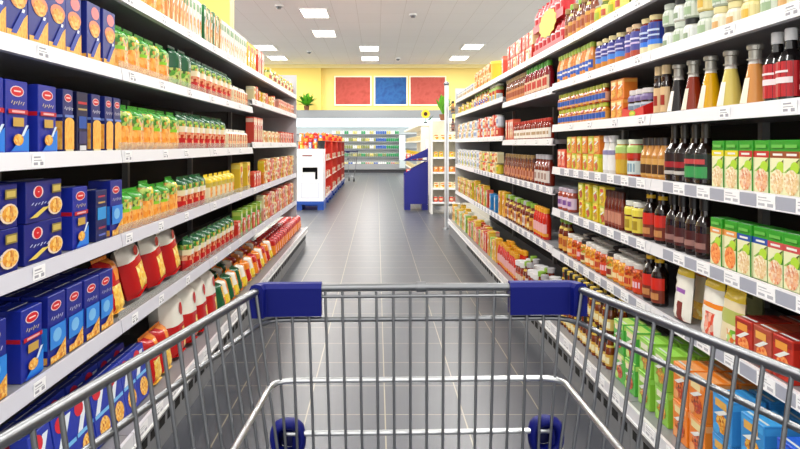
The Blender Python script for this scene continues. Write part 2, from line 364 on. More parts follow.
pack('yelpack', 'e8c41c', 'f4e050', MIXVEG, 'd84020', .07, .05, .09); pack('yelgreen', 'd8cc28', 'b4c828', SALSA, 'f8f0a0', .08, .06, .09); pack('orpack', 'e87c24', 'f0a848', CHUTNEY, 'f8e8b0', .08, .06, .09)
pack('pinkpack', 'e89a84', 'f4c0b0', SALSA, 'd84040', .09, .06, .1); pack('creampack', 'f0e0a8', 'f8f0c8', CHUTNEY, 'e07830', .1, .06, .1)
pack('redpk', 'd83424', 'f07050', REDPACK, 'f8f0e0', .08, .06, .11); pack('yeltall', 'f0c430', 'f8dc60', CHUTNEY, 'e0582c', .09, .06, .19); pack('redtall', 'd84838', 'f0c8b0', CREAMF, 'f8f0e0', .07, .06, .19)
pack('whitecar', 'f4efe4', 'fbf6ea', ORPASTA, '5c9c4c', .05, .06, .195); pack('greencar', '1f6c34', '2f8a44', CREAMF, 'f0f0e0', .045, .06, .2); pack('orcar', 'f0b070', 'f8e0b8', ORPASTA, '3f8a34', .045, .06, .19)
pack('whitepk', 'ecece8', 'f8f8f4', MIXVEG, '4878c0', .08, .06, .1); pack('bluetall', '2f86cc', '48a0e0', CREAMF, 'f0f0f0', .07, .06, .15); pack('redmid', 'd84c34', 'e87858', CREAMF, 'f0e8e0', .07, .06, .17)
pack('yelmid', 'e8a824', 'f0c848', CHUTNEY, 'd86020', .09, .06, .21); pack('grnmid', '7cb83c', 'b8d860', MIXVEG, 'f0f0d0', .06, .06, .17)

def bag(key, w, d, h, colf, name='pasta_bag', tie=None, crimp=.012, seed=1, logo_m=None):
    """pillow bag: colf(u,v) -> material"""
    R = random.Random(seed); NU, NV = 9, 12; b = MB()
    hb = h-(tie[0] if tie else crimp)
    def P(i, j, s):
        u, v = i/NU, j/NV; a = (1-abs(2*u-1)**3.2)**.5 if 0 < u < 1 else 0
        bulge = min(1, .6+.4*(v/.1)**.5 if v < .1 else 1)*min(1, ((1-v)/.14)**.5 if v > .86 else 1)
        pinch = 1-.05*math.sin(v*PI*.5)**4 if tie is None else 1-.22*max(0, (v-.72)/.28)**1.5
        y = d/2+s*d/2*a*max(.04, bulge)+(R.uniform(-.002, .002) if 0 < u < 1 else 0)
        return (-w/2*pinch+w*pinch*u, y, hb*v)
    for s in (-1, 1):
        g = [[P(i, j, s) for i in range(NU+1)] for j in range(NV+1)]
        vs = [p for r in g for p in r]; fs = []; ms = []
        for j in range(NV):
            for i in range(NU):
                q = (j*(NU+1)+i, j*(NU+1)+i+1, (j+1)*(NU+1)+i+1, (j+1)*(NU+1)+i)
                fs.append(q if s < 0 else q[::-1]); ms.append(colf((i+.5)/NU, (j+.5)/NV))
        b.add(vs, fs, ms, True)
    b.face([(-w/2, d/2, 0), (-w*.3, d*.06, 0), (w*.3, d*.06, 0), (w/2, d/2, 0), (w*.3, d*.94, 0), (-w*.3, d*.94, 0)], colf(.5, 0))
    t = MB()
    if tie:     # gathered top fanning out above a clip
        th, tw, tm = tie; n = 10
        for k in range(n):
            x0, x1 = -tw/2+tw*k/n, -tw/2+tw*(k+1)/n; y0, y1 = d/2+(-1)**k*d*.14, d/2-(-1)**k*d*.14; z = hb-.008
            t.face([(x0*.5, d/2, z), (x1*.5, d/2, z), (x1, y1, h+R.uniform(-.01, .004)), (x0, y0, h+R.uniform(-.01, .004))], tm)
        t.tube([(-w*.32, d/2, hb), (w*.32, d/2, hb)], d*.16, tm, 6)
        nm = 'gathered_top'
    else:
        n = 12; pw = w*.95
        for k in range(n):
            x0, x1 = -pw/2+pw*k/n, -pw/2+pw*(k+1)/n
            t.face([(x0, d/2+(-1)**k*.001, hb-.002), (x1, d/2-(-1)**k*.001, hb-.002), (x1, d/2-(-1)**k*.001, h), (x0, d/2+(-1)**k*.001, h)], colf(.5, 1.0))
        nm = 'crimped_seal'
    pts = [('bag_body', b, None), (nm, t, None)]
    if logo_m:
        l = MB(); l.ell(logo_m[0], logo_m[1]*h, logo_m[2], logo_m[3], -.003, logo_m[4], 12); pts.append(('brand_mark', l, None))
    proto(key, name, 'bag', w, d, h, pts)
G1, G2, W1 = M('3c9a2c', .25), M('8ccc34', .25), M('f2efe2', .25)
YL, OR, RD, DG, CR = M('f2d23a', .25), M('f08a28', .25), M('c01c1c', .25), M('145a34', .25), M('e8d8b0', .3)
def green_pasta(u, v):
    if v > .86: return G1
    if v > .62: return LEAF if (u < .35 or v > .78) else SALAD
    if v > .5: return SALAD if u > .4 else G2
    return ORPASTA
def green_pasta2(u, v):
    if v > .9: return G1
    if v > .55: return LEAF if u+v*.5 < .8 else (SALAD if v < .72 else YL)
    return NOODLE if u > .5 else ORPASTA
def red_pasta(u, v):
    if v > .86: return DG
    if v > .7: return LEAF if u < .4 else DG
    if v > .52: return W1 if u > .3 else CR
    if v > .3: return REDPASTA
    return RD if u < .5 else REDPASTA
def yellow_pasta(u, v):
    if v > .75: return YL
    if v > .6: return M('c8b040', .3)
    return ORPASTA if 0.2 < u < .8 and v > .15 else CR
def potato(u, v):
    if v > .5: return W1
    if v > .43: return RD
    return CHIPS if u > .55 and v > .06 else RD
def potato2(u, v):
    if v > .72: return W1
    if v > .62: return RD
    return CHIPS if u > .35 and v > .1 and v < .56 else RD
def yellowbag(u, v):
    if v > .6: return OR if u > .4 else RD
    return CHIPS if v < .5 and u > .2 else RD
bag('gp1', .105, .07, .17, green_pasta, seed=1); bag('gp2', .105, .07, .17, green_pasta2, seed=2); bag('gps', .105, .07, .15, green_pasta, seed=3)
bag('gd', .11, .08, .19, lambda u, v: (DG if v > .5 else (LEAF if u < .5 else M('a8a048', .3))), seed=4)
bag('rp', .105, .07, .178, red_pasta, seed=5)
bag('rps', .105, .07, .162, red_pasta, seed=6)
bag('yp', .09, .07, .15, yellow_pasta, seed=7); bag('op', .055, .05, .12, lambda u, v: (W1 if v > .86 else (REDPASTA if .25 < u < .75 else CR)), seed=8)
bag('potato', .18, .14, .33, potato, 'potato_bag', tie=(.05, .1, W1), seed=9, logo_m=(.005, .62, .022, .03, RD))
bag('potato2', .15, .09, .205, potato2, 'potato_bag', seed=10, logo_m=(.0, .84, .02, .02, RD))
bag('yb', .14, .09, .2, yellowbag, 'snack_bag', seed=11)
bag('veg1', .12, .09, .17, lambda u, v: (DG if u < .4 or v > .8 else (CHIPS if v > .4 else OR)), 'snack_bag', seed=12)
bag('veg2', .12, .09, .17, lambda u, v: (YL if v < .4 else (W1 if u < .5 else OR)), 'snack_bag', seed=13)
bag('redbag', .12, .09, .16, lambda u, v: (RD if v > .6 else (REDPACK if u > .3 else OR)), 'snack_bag', seed=14)
bag('orbag', .12, .09, .16, lambda u, v: (OR if v > .55 else (RD if u < .4 else CHIPS)), 'snack_bag', seed=15)
bag('pouch_v', .116, .032, .2, lambda u, v: (YL if v > .86 else (M('9a5cb0', .3) if .48 < v < .6 and .25 < u < .75 else (M('7c2418', .3) if v < .35 and .3 < u < .7 else W1))), 'soup_pouch', seed=16)
bag('pouch_r', .116, .032, .2, lambda u, v: (YL if v > .86 else (OR if .5 < v < .6 else (REDPACK if v < .4 and .3 < u < .75 else W1))), 'soup_pouch', seed=17)
bag('pouch_g', .116, .032, .185, lambda u, v: (YL if v > .86 else (M('b4bc60', .3) if .45 < v < .7 else (SALAD if v < .3 and u > .4 else CR))), 'soup_pouch', seed=18)
bag('pouch_o', .116, .032, .195, lambda u, v: (OR if v > .82 else (CHIPS if v < .3 else CR)), 'soup_pouch', seed=19)
bag('pouch_s', .12, .04, .2, lambda u, v: (M('d8d050', .3) if v > .8 else (M('5a6a30', .3) if .3 < v < .6 and .2 < u < .8 else M('b0b478', .3))), 'soup_pouch', seed=20)

def bottle(key, prof, labels, cap, name='sauce_bottle', seg=14, cat='bottle'):
    """prof: [(r,z)] with body material; labels: (part,z0,z1,half angle,mat,off); cap: [(r,z)],mat"""
    pr, bm = prof; b = MB(); b.disc(pr[0][0], pr[0][1], bm, seg=seg)
    b.lathe([(r, z, bm) for r, z in pr], seg)
    def rf(z):
        for (r0, z0), (r1, z1) in zip(pr, pr[1:]):
            if z0 <= z <= z1 and z1 > z0: return r0+(r1-r0)*(z-z0)/(z1-z0)
        return pr[-1][0]
    P = {}; l0 = None
    for i, (pt, z0, z1, a, m, off) in enumerate(labels):
        if pt == 'label':
            if l0 is None: l0 = [z0, z1]
            elif z0 > l0[1]+.0005 or z1 < l0[0]-.0005: pt = 'neck_label' if z0 > l0[1] else 'foot_label'
            else: l0 = [min(l0[0], z0), max(l0[1], z1)]
        mb = P.setdefault(pt, MB()); m = M(m, .4) if isinstance(m, str) else m
        zz = sorted({z0, z1}|{z for r, z in pr if z0 < z < z1})
        for p, q in zip(zz, zz[1:]): mb.arc(rf, p, q, a, m, .0008+.0007*off, 10 if a > 1 else 4)
    cp = MB(); cpr, cm = cap; cm = M(cm, .35) if isinstance(cm, str) else cm
    cp.lathe([(r, z, cm) for r, z in cpr], seg); cp.disc(cpr[-1][0], cpr[-1][1], cm, seg=seg)
    # shift so the front of the body is at y=0
    R = max(r for r, z in pr); parts = [('bottle_body' if cat == 'bottle' else 'jar_body', b, None)]+[(n, m, None) for n, m in P.items()]+[('cap' if cat == 'bottle' else 'lid', cp, None)]
    for n, m, l in parts: m.v = [(x, y+R, z) for x, y, z in m.v]
    proto(key, name, cat, 2*R, 2*R, cpr[-1][1], parts)
def G(h): return M(h, .12, coat=.5)
def jar(key, r, h, body, bands, cap, name='sauce_jar', lidh=.018):
    s = h-lidh
    pr = [(r*.92, 0), (r, .006), (r, s-.016), (r*.82, s-.004), (r*.8, s)]
    bottle(key, (pr, G(body) if isinstance(body, str) else body), [('label', a*s, b*s, an, m, i) for i, (a, b, an, m) in enumerate(bands)], ([(r*.86, s-.002), (r*.88, h-.002), (r*.84, h)], cap), name, cat='jar')
def tall(key, r, h, body, bands, cap, neck=.3, sh=.58, caph=.025, name='sauce_bottle', capr=None):
    rn = r*neck*1.15; pr = [(r*.92, 0), (r, .006), (r, h*sh), (r*.85, h*(sh+.07)), (rn*1.1, h*(sh+.16)), (rn, h-caph)]
    bottle(key, (pr, G(body)), [('label', a*h, b*h, an, m, i) for i, (a, b, an, m) in enumerate(bands)], ([(capr or rn*1.25, h-caph), (capr or rn*1.25, h-.002), ((capr or rn*1.25)*.9, h)], cap), name)
jar('j_purple', .034, .148, '32286e', [(.1, .9, 2.2, '3a3a96'), (.1, .3, 2.2, 'd8882c'), (.3, .48, 2.2, '4a8ae0'), (.55, .6, 1.2, 'd8d0f0'), (.7, .76, 1.1, 'd8d0f0')], 'd8c890')
jar('j_blue', .036, .155, '7a2418', [(.1, .92, 2.2, '283c98'), (.1, .28, 2.2, 'e8dcb0'), (.28, .42, 2.2, '3a80e8'), (.52, .57, 1.3, 'c8d8f8'), (.66, .72, 1.3, 'c8d8f8')], 'e0cc90')
jar('j_pblue', .034, .15, '6a2c20', [(.12, .9, 2.2, '4a4ca0'), (.12, .3, 2.2, 'b84830'), (.5, .56, 1.2, 'e0c8f0'), (.64, .7, 1.2, 'e8e0f8')], 'd8b890')
jar('j_white_b', .033, .082, 'd8d4c4', [(.08, .92, 2.4, 'e8ece8'), (.2, .5, .5, '8ca080')], '1c2020', 'spice_jar')
jar('j_white_y', .033, .082, 'e0d4a8', [(.08, .92, 2.4, 'f0ead0'), (.2, .55, .6, 'd8a868')], 'e8dca0', 'spice_jar')
jar('j_yel', .033, .085, 'e8d484', [(.08, .9, 2.4, 'f0e0a0'), (.2, .6, .6, 'e0b440')], 'f0e8b0', 'spice_jar')
jar('j_pale', .037, .085, 'b8c4b0', [(.1, .9, 2.4, 'd8e0d0'), (.2, .6, .7, 'a0b890')], 'd0d8c8', 'spice_jar')
jar('j_olive', .034, .12, '6a7a2c', [(.15, .8, 2.0, 'e0d878'), (.3, .6, .8, 'c05030')], 'e4c84c')
jar('j_pinky', .034, .12, 'c07858', [(.15, .8, 2.0, 'f0d0b0'), (.3, .6, .8, '9a5040')], 'e8dcc0')
jar('j_dark', .036, .115, '2a120c', [(.12, .6, 2.0, 'c8d0dc'), (.2, .5, .8, '7a8aa0'), (.68, .95, 2.2, '7c689a')], 'e4dcd8')
jar('j_salsa', .036, .125, SALSA, [(.15, .6, 1.6, 'e09a48'), (.25, .5, .9, 'c02c20')], 'e8e4dc')
jar('j_salsa2', .036, .125, MIXVEG, [(.1, .55, 1.6, 'e8d8a0'), (.2, .45, .8, '8a2418')], '3a3230')
jar('j_chut', .036, .125, CHUTNEY, [(.1, .55, 1.6, 'e87820'), (.2, .42, .9, 'f4e0a8')], 'e8e4dc')
jar('j_redlab', .036, .125, SALSA, [(.08, .6, 1.8, 'd8401c'), (.25, .48, 1, 'f0c8d0')], 'd8d4cc')
jar('j_lb', .036, .14, '5c2014', [(.1, .6, 1.8, 'e0cc48'), (.2, .5, .7, 'a89028'), (.66, .95, 2.2, 'e8d84c')], 'e8e8dc')
jar('j_purp', .033, .13, 'a84c3c', [(.15, .7, 1.8, 'e4c8dc'), (.3, .55, .9, '7c4c98')], 'c8b8c8')
jar('j_lime', .037, .16, 'd8a030', [(.08, .5, 1.9, 'd8b030'), (.7, .95, 2.2, 'b8d878'), (.5, .68, 2.2, 'e88c28')], 'e8f0d8')
jar('j_limer', .037, .16, 'b83818', [(.08, .48, 1.9, 'd8e4e0'), (.15, .4, 1, '8aa8b8'), (.72, .95, 2.2, 'b8d878'), (.55, .7, 2.2, 'c82c18')], 'e8f0d8')
jar('c_yel', .037, .095, 'e8c82c', [(.1, .9, 2.6, 'e8cc30'), (.3, .7, .8, 'a8b828')], 'c8c0a0', 'food_can', .006)
jar('c_red', .037, .095, 'c83c28', [(.1, .9, 2.6, 'd8442c'), (.3, .7, .8, 'f0c8a0')], 'c8c0b0', 'food_can', .006)
jar('c_white', .037, .1, 'e0e0e4', [(.1, .9, 2.6, 'e4e6ee'), (.3, .7, .8, '98a8c8')], 'c8c8c8', 'food_can', .006)
jar('c_or', .037, .095, 'e08a28', [(.1, .9, 2.6, 'e89434'), (.3, .7, .8, 'f8e0a8')], 'c8b890', 'food_can', .006)
jar('c_green', .037, .1, '8aa860', [(.1, .9, 2.6, 'a8c070'), (.3, .7, .8, 'e8f0c0')], 'c8c8a0', 'food_can', .006)
tall('b_green', .024, .165, 'e0883c', [(.05, .55, 2.0, 'e4903c'), (.2, .45, 1.2, '2c58b8'), (.3, .36, .8, 'f0e0d0')], 'a4bc34', .5, .6)
tall('b_bluelab', .024, .165, 'e8c890', [(.05, .58, 2.0, 'ecd8b0'), (.12, .45, 1.5, '3a68c8'), (.28, .34, .8, 'f0f0f0')], '98b83c', .5, .6)
tall('b_small_y', .021, .09, 'd8882c', [(.08, .55, 2, 'e4a040'), (.2, .5, 1, '3060b8')], 'b8c434', .5, .6, .02)
tall('b_small_r', .021, .09, 'a83c18', [(.08, .55, 2, 'e0a080'), (.2, .5, 1, '3058a8')], 'c8c85c', .5, .6, .02)
tall('b_ketch', .032, .2, '8c1420', [(.1, .52, 1.2, 'e8c8a8'), (.2, .45, .7, 'c83828')], '58b82c', .55, .62, .035, capr=.019)
tall('b_brown', .022, .19, '7c3c1c', [(.08, .5, 2, 'd08850'), (.2, .4, 1, 'a85028')], '9c7c48', .6, .62, .03)
tall('b_cork', .021, .19, '24100a', [(.06, .56, 1.7, 'e0bc8c'), (.2, .4, .8, 'a02818')], 'dcc090', .7, .6, .035, capr=.0175)
tall('b_dark', .036, .21, '1c0c08', [(.12, .5, 1.5, '2a1614'), (.26, .36, 1.2, 'a82028'), (.14, .2, 1.2, 'c8c0b8')], '3c3830', .4, .52, .05, capr=.014)
tall('b_darkg', .036, .21, '1a0e08', [(.1, .5, 1.5, '24302a'), (.12, .3, 1.2, '3c9c54'), (.34, .42, 1, 'c84848')], '3c3830', .4, .52, .05, capr=.014)
tall('b_amber', .026, .165, 'c8883c', [(.08, .5, 2, 'd8a458'), (.14, .36, .9, '4a2c14')], '2c2420', .5, .58, .03)
tall('b_white', .027, .18, 'e4e0dc', [(.1, .5, 1.6, 'f0f0f0'), (.5, .62, 2, '8c88b0')], 'e8e4e8', .6, .6, .03)
tall('b_redlab', .035, .2, '120e0e', [(.08, .55, 2.3, 'c01c24'), (.26, .34, 1.1, 'f4e4e4'), (.4, .43, .8, 'f4e4e4')], 'f8f8f8', .34, .56, .033, capr=.0155)
tall('b_yelneck', .032, .21, '1a0c08', [(.06, .45, 1.7, '7a2c18'), (.3, .52, 1.7, 'd42818'), (.12, .24, 1, 'c88850'), (.8, .87, 2.2, 'e8b820')], '0c0c0c', .42, .56, .02)
tall('b_plain', .032, .2, '1c0c0c', [(.1, .42, 1.5, '4a1818'), (.16, .26, 1.1, '9c7068')], '161212', .4, .54, .04)
tall('b_slim', .019, .17, '6c2414', [(.08, .5, 2, '8c4030'), (.15, .45, .9, 'c88870')], '4c2018', .5, .62, .03)
tall('b_beer', .021, .155, '7c3410', [(.1, .42, 2, 'd8a840'), (.16, .34, 1, 'f0e4b0'), (.62, .68, 2.4, 'd8b848')], 'd8b840', .5, .52, .02)
tall('b_beerk', .021, .155, '5c2a10', [(.1, .42, 2, 'e0c068'), (.16, .34, 1, 'f4ecc8')], '241c14', .5, .52, .05)
tall('b_redsq', .028, .2, 'd02818', [(.12, .5, 1.2, 'e8b0b0'), (.1, .2, 1.6, 'e89c30')], 'e8a420', .5, .66, .03)
tall('b_redw', .024, .14, '8c2414', [(.1, .55, 1.4, 'f4ece0'), (.25, .4, .7, 'b89870')], 'c03020', .5, .68, .02)
tall('b_grey', .034, .2, '7c2a1c', [(.1, .48, 1.3, 'e0d4cc'), (.2, .4, .6, 'a8887c')], 'b8b4b8', .5, .6, .03)
tall('b_bbq', .034, .2, '6c2410', [(.08, .5, 1.6, 'e0a848'), (.2, .4, .9, 'b04c20'), (.66, .74, 2, 'd8b850')], '8cb83c', .5, .58, .03)
tall('b_whitecap', .036, .17, '8c2c18', [(.1, .55, 1.5, 'b84c28'), (.2, .45, .9, 'e8d8c0')], 'f0eeee', .75, .66, .035)
# conical dressing bottles
def cone(key, col, lab):
    pr = [(.04, 0), (.041, .006), (.0185, .125), (.0165, .132), (.0165, .15)]
    mt = G(col)
    bottle(key, (pr, mt), [('label', .01, .085, .5, lab, 0), ('neck_wrap', .126, .146, 3.14, 'd8d4cc', 0)], ([(.0225, .138), (.0225, .141), (.0175, .142), (.0175, .166), (.0225, .168), (.0235, .18), (.021, .184)], M('b4b2a8', .3, .5)), 'dressing_bottle')
cone('k_black', '1c1618', 'f0ece4'); cone('k_red', '8c2c14', 'e8dcc8'); cone('k_yel', 'e0a80c', 'f0e8d0'); cone('k_pale', 'dcc868', 'f4f0dc'); cone('k_or', 'd8944c', 'f2e8cc')

# ------------------------------------------------------------------ shelving
LX, RX = .87, 1.05
SEAML = [.95, 2.24, 3.42, 4.6, 5.85, 7.1]
SEAMR = [1.0, 2.52, 3.94, 5.5, 7.15, 8.8]
ZL = lambda Y: [1.73, 1.46 if Y < 4.6 else 1.52, 1.178 if Y < 4.6 else 1.215, .89, .595, .215]
def ZR(Y):
    if Y < 3.94: return [1.79, 1.56, 1.315, 1.065, .82, .575, .22]
    if Y < 5.5: return [1.79, 1.545, 1.235, .937, .585, .205]
    return [1.79, 1.6, 1.27, .937, .585, .205]
tagmb = MB().box(-.03, .03, -.0012, 0, -.017, .017, TAGW)
for a, b, z0, z1 in ((-.024, .01, .006, .010), (-.024, .018, -.001, .001), (-.024, -.004, -.012, -.005), (.008, .024, -.013, -.004)): tagmb.poly([(a, z0), (b, z0), (b, z1), (a, z1)], -.0016, M('a8a8b0', .6))
tag_me = tagmb.mesh('price_tag')
wide = MB().box(-.042, .042, -.0012, 0, -.019, .019, TAGW)
for a, b, z0, z1 in ((-.034, .005, .008, .011), (-.034, .024, .001, .003), (-.034, -.004, -.013, -.006), (.008, .034, -.014, -.005)): wide.poly([(a, z0), (b, z0), (b, z1), (a, z1)], -.0016, M('c0c0c6', .6))
wide_me = wide.mesh('price_tag')
insert_me = MB().box(-.041, .041, -.001, 0, -.018, .017, M('abaebb', .4)).mesh('grey_insert')
slot_me = MB().box(-.032, .032, -.0015, 0, -.017, .017, M('060606', .8)).mesh('vent_slot')
BAYN = ['nearest', 'second nearest', 'middle', 'fourth nearest', 'farthest']
def bay(side, y0, y1, zs, idx):
    sg = -1 if side == 'L' else 1; X = LX if side == 'L' else RX; L = y1-y0
    t = empty('shelving_bay', (sg*X, y0, 0))
    bx = lambda mb, a, b, y0_, y1_, z0, z1, m, **k: mb.box(min(sg*a, sg*b), max(sg*a, sg*b), y0_, y1_, z0, z1, m, **k)
    bx(MB(), .46, .5, 0, L, .02, 1.95, BACK_SHADE).build('back_panel', t)
    up = MB(); bx(up, .43, .46, 0, .03, 0, 1.95, M('888888', .5)); up.build('upright', t)
    for k, z in enumerate(zs[:-1]):
        s = MB(); bx(s, .02, .46, .002, L-.002, z-.03, z-.004, SHELFM); so = s.build('shelf', t)
        # brackets under the shelf
        r = MB(); zt, zb = z+.003, z-.04
        gp = .003; tilt = .006
        prof = [(sg*(-.002+tilt), zt), (sg*-.002, zb), (sg*.022, zb), (sg*.022, zb+.006), (sg*(.006), zb+.006), (sg*(.012), zt)]
        if sg > 0: prof = prof[::-1]
        r.prism_y(prof, gp, L-gp, RAIL if (side == 'R' or k < 3) else M('d4d4de', .35)); r.build('price_rail', so)
        dense = side == 'R' and k >= 3
        me = wide_me if dense else tag_me
        sp = .17 if dense else (.30 if side == 'R' else .34)
        n = max(1, int((L-.1)/sp)) if y0 < 6.9 else 0
        for q in range(n):
            o = bpy.data.objects.new('price_tag', me); COL.objects.link(o); o.parent = so
            o.location = (sg*(-.0035+tilt*.5), .09+q*sp+(random.uniform(-.04, .04) if not dense else 0), (zt+zb)/2)
            o.rotation_euler = (0, 0, -sg*PI/2)
            if side == 'L': o.rotation_euler = (0, 0, PI/2)
        if dense:   # grey insert strips between the white tickets
            for q in range(n):
                yy = .09+q*sp+sp/2; c = bpy.data.objects.new('grey_insert', insert_me); COL.objects.link(c); c.parent = so
                c.location = (sg*(-.0035+tilt*.5), yy, (zt+zb)/2); c.rotation_euler = (0, 0, -sg*PI/2)
        if side == 'L' and 1 <= k and 2.2 < y0 < 4.5:
            f = MB(); bx(f, .0145, .017, .01, L-.01, z-.004, z+.03, CLEAR)
            f.build('clear_fence', so, )
    LF = L; L = L+(.75 if side == 'L' and idx == 4 else 0)
    zb = zs[-1]; bo = .04 if side == 'L' else .1; b = MB()     # base tray sticks out into the aisle
    bx(b, -bo+.012, .46, .002, L-.002, zb-.03, zb-.008, SHELFM)
    so = b.build('base_shelf', t)
    r = MB(); bx(r, -bo, -bo+.012, .003, L-.003, zb-.05, zb, RAIL); bx(r, -bo-.004, -bo, .003, L-.003, zb-.055, zb-.046, WHITE); r.build('price_rail', so)
    if y0 < 6.9:
        for q in range(int((L-.1)/.17)):
            o = bpy.data.objects.new('price_tag', wide_me); COL.objects.link(o); o.parent = so
            o.location = (sg*(-bo-.0005), .09+q*.17, zb-.024); o.rotation_euler = (0, 0, -sg*PI/2 if sg > 0 else PI/2)
    kx = -bo+.022; kk = MB(); bx(kk, kx, kx+.02, .002, L-.002, 0, zb-.03, KICK); ko = kk.build('kick_plate', t)
    for q in range(int(L/.1) if y0 < 6 else 0):
        c = bpy.data.objects.new('vent_slot', slot_me); COL.objects.link(c); c.parent = ko; c.location = (sg*kx, .06+q*.1, .1); c.rotation_euler = (0, 0, -sg*PI/2)
    e = MB(); L = LF
    if idx == 4:
        bx(e, .0, .46, L-.012, L-.001, .42, 1.95, M('c8c8cc', .4)); e.build('end_panel', t)
    what = {'L': ['blue pasta cartons', 'pasta bags in its near half', 'green topped pasta bags', 'mixed yellow packs', 'red and pink packs'],
            'R': ['green rice cartons', 'salsa jars', 'ketchup and red sauces', 'yellow cans', 'pale and orange packs']}[side][idx]
    tag(t, 'white shelving bay %s of the aisle, %s, holding %s' % ('left' if side == 'L' else 'right', BAYN[idx], what), 'shelving', 'shelving bays along the aisle')
for i in range(5): bay('L', SEAML[i], SEAML[i+1], ZL(SEAML[i]+.1), i)
for i in range(5): bay('R', SEAMR[i], SEAMR[i+1], ZR(SEAMR[i]+.1), i)
NM = ['top', 'second', 'third', 'fourth', 'fifth', 'sixth']
used = set(); COUNT = [0]; RECORDS = []
KD = dict(orcar='slim carton with orange picture and cream top', whitecar='slim white carton with orange picture', greencar='slim dark green carton', j_pinky='jar with pink beige label', c_green='pale green can',
    gp1='pasta bag with leafy green top', gp2='green and yellow pasta bag', gps='short green and orange pasta bag', yelpack='small yellow pack', orpack='orange sauce pack', op='small orange striped packet',
    redpk='small red pack', yp='yellow pasta bag', grnmid='light green carton', veg2='yellow, white and orange bag', veg1='dark green bag', redbag='red bag with printed front', orbag='orange topped bag', j_olive='olive jar with yellow lid',
    c_yel='yellow can', b_bbq='brown bottle with yellow label', j_yel='pale yellow jar', j_pale='pale green jar', b_bluelab='cream bottle with blue label', b_small_r='small red brown sauce bottle',
    brownlow='brown orange stock carton', j_chut='yellow orange chutney jar', j_salsa='red salsa jar with pale lid', j_salsa2='mixed vegetable jar with dark lid', b_beerk='amber bottle with black cap', creampack='cream pack',
    c_or='orange can', c_red='red can', c_white='white can', j_limer='red jar with lime band', j_lime='amber jar with lime band', b_green='orange bottle with blue label', pinkpack='pink pack', whitepk='white and blue pack',
    b_grey='brown bottle with grey cap', b_whitecap='red brown bottle with white cap', b_beer='amber bottle with gold cap', yeltall='tall yellow carton', redtall='tall red carton', yelmid='tall orange yellow carton',
    redmid='tall orange red carton', yelgreen='yellow and green pack', b_brown='slim brown bottle with tan cap', j_white_y='cream jar with yellow lid', j_white_b='white jar with black lid')
def run(side, k, px0, px1, key, desc, tiers=1, rows=1, gap=.004, simple=None, inset=.025, mix=None, lean=0, base=False, n=None, yaw=1.5, roll=0, var=0):
    """fill a stretch of shelf k, given by the pixel columns of its front edge, with one product"""
    sg = -1 if side == 'L' else 1; X0 = LX if side == 'L' else RX
    if base: X0 -= (.02 if side == 'L' else .075)
    X = X0+inset
    Xc = X+(PR[key].d/2 if PR[key].cat in ('bottle', 'jar') else 0)
    ya = F*Xc/abs(px0-VX); yb = F*Xc/abs(px1-VX)
    yb = min(yb, (7.07 if side == 'L' else 8.77) if not base or side == 'R' else 7.8)
    Zf = ZL if side == 'L' else ZR; ki = -1 if base else k
    for sm in ((4.6,) if side == 'L' else (3.94, 5.5)):      # a run never crosses a step between two bays
        if ya < sm-.001 and yb > sm+.001 and Zf(sm-.01)[ki] != Zf(sm+.01)[ki]:
            if sm-ya > yb-sm: yb = sm-.006
            else: ya = sm+.006
        elif ya < sm < ya+PR[key].w and yb > sm+.1: pass
    ya += 0 if not any(abs(ya-q) < .006 for q in (4.6, 3.94, 5.5)) else .006
    zs = Zf((ya+yb)/2)
    z = zs[-1]-.008 if base else zs[k]-.004
    p = PR[key]; far = (ya > (4.6 if side == 'L' else 3.9))
    if simple is None: simple = ya > 5.4
    ya += .002; yb -= .002; W = max(PR[q].w for q in [key]+(mix or [])); clear = (zs[(len(zs)-1 if base else k)-1]-.036-z) if (base or k) else 9
    n = n or max(1, int((yb-ya+gap*1.5)/(W+gap))); pitch = (yb-ya)/n
    shelf = ('far ' if far else '')+('left ' if side == 'L' else 'right ')+('bottom' if base else NM[k])+' shelf'
    kk = (shelf, desc); assert kk not in used, kk; used.add(kk)
    keys = [key]+(mix or [])
    for r in range(rows):
        for q in range(n):
            hh = 0
            for t in range(tiers):
                key2 = keys[(q*7+t*3+r) % len(keys)] if len(keys) > 1 else key
                pp = PR[key2]; y = ya+pitch*(q+.5)+random.uniform(-1, 1)*min(.004, (pitch-p.w)*.3)
                x = X+r*(max(PR[q_].d for q_ in keys)+.008+lean*.0015)+random.uniform(0, .006)
                rz = (PI/2 if side == 'L' else -PI/2)+math.radians(random.uniform(-yaw, yaw))*(0 if pitch-pp.w < .003 else 1)
                rl = math.radians(random.uniform(*roll) if type(roll) == tuple else random.uniform(-roll, roll))
                dd = desc if key2 == key else KD[key2]; lab = dd+' on '+shelf
                o = place(key2, (sg*x, y, z+.0008+hh+(0 if not lean else .002+p.d*math.sin(math.radians(lean)))+pp.w/2*math.sin(abs(rl))*1.1+(.006 if rl else 0)), rz, lab, dd+' on '+shelf, simple, (-math.radians(lean), rl) if lean or roll else None)
                sc = min(1+random.uniform(-var, var), (clear-.003)/(tiers*max(PR[q_].h for q_ in keys)+.001*tiers) if not lean else 1); o.scale = (1, 1, sc); hh += pp.h*sc+.001
                COUNT[0] += 1; RECORDS.append((dd+' on '+shelf, t, tiers, r, rows, y, o))
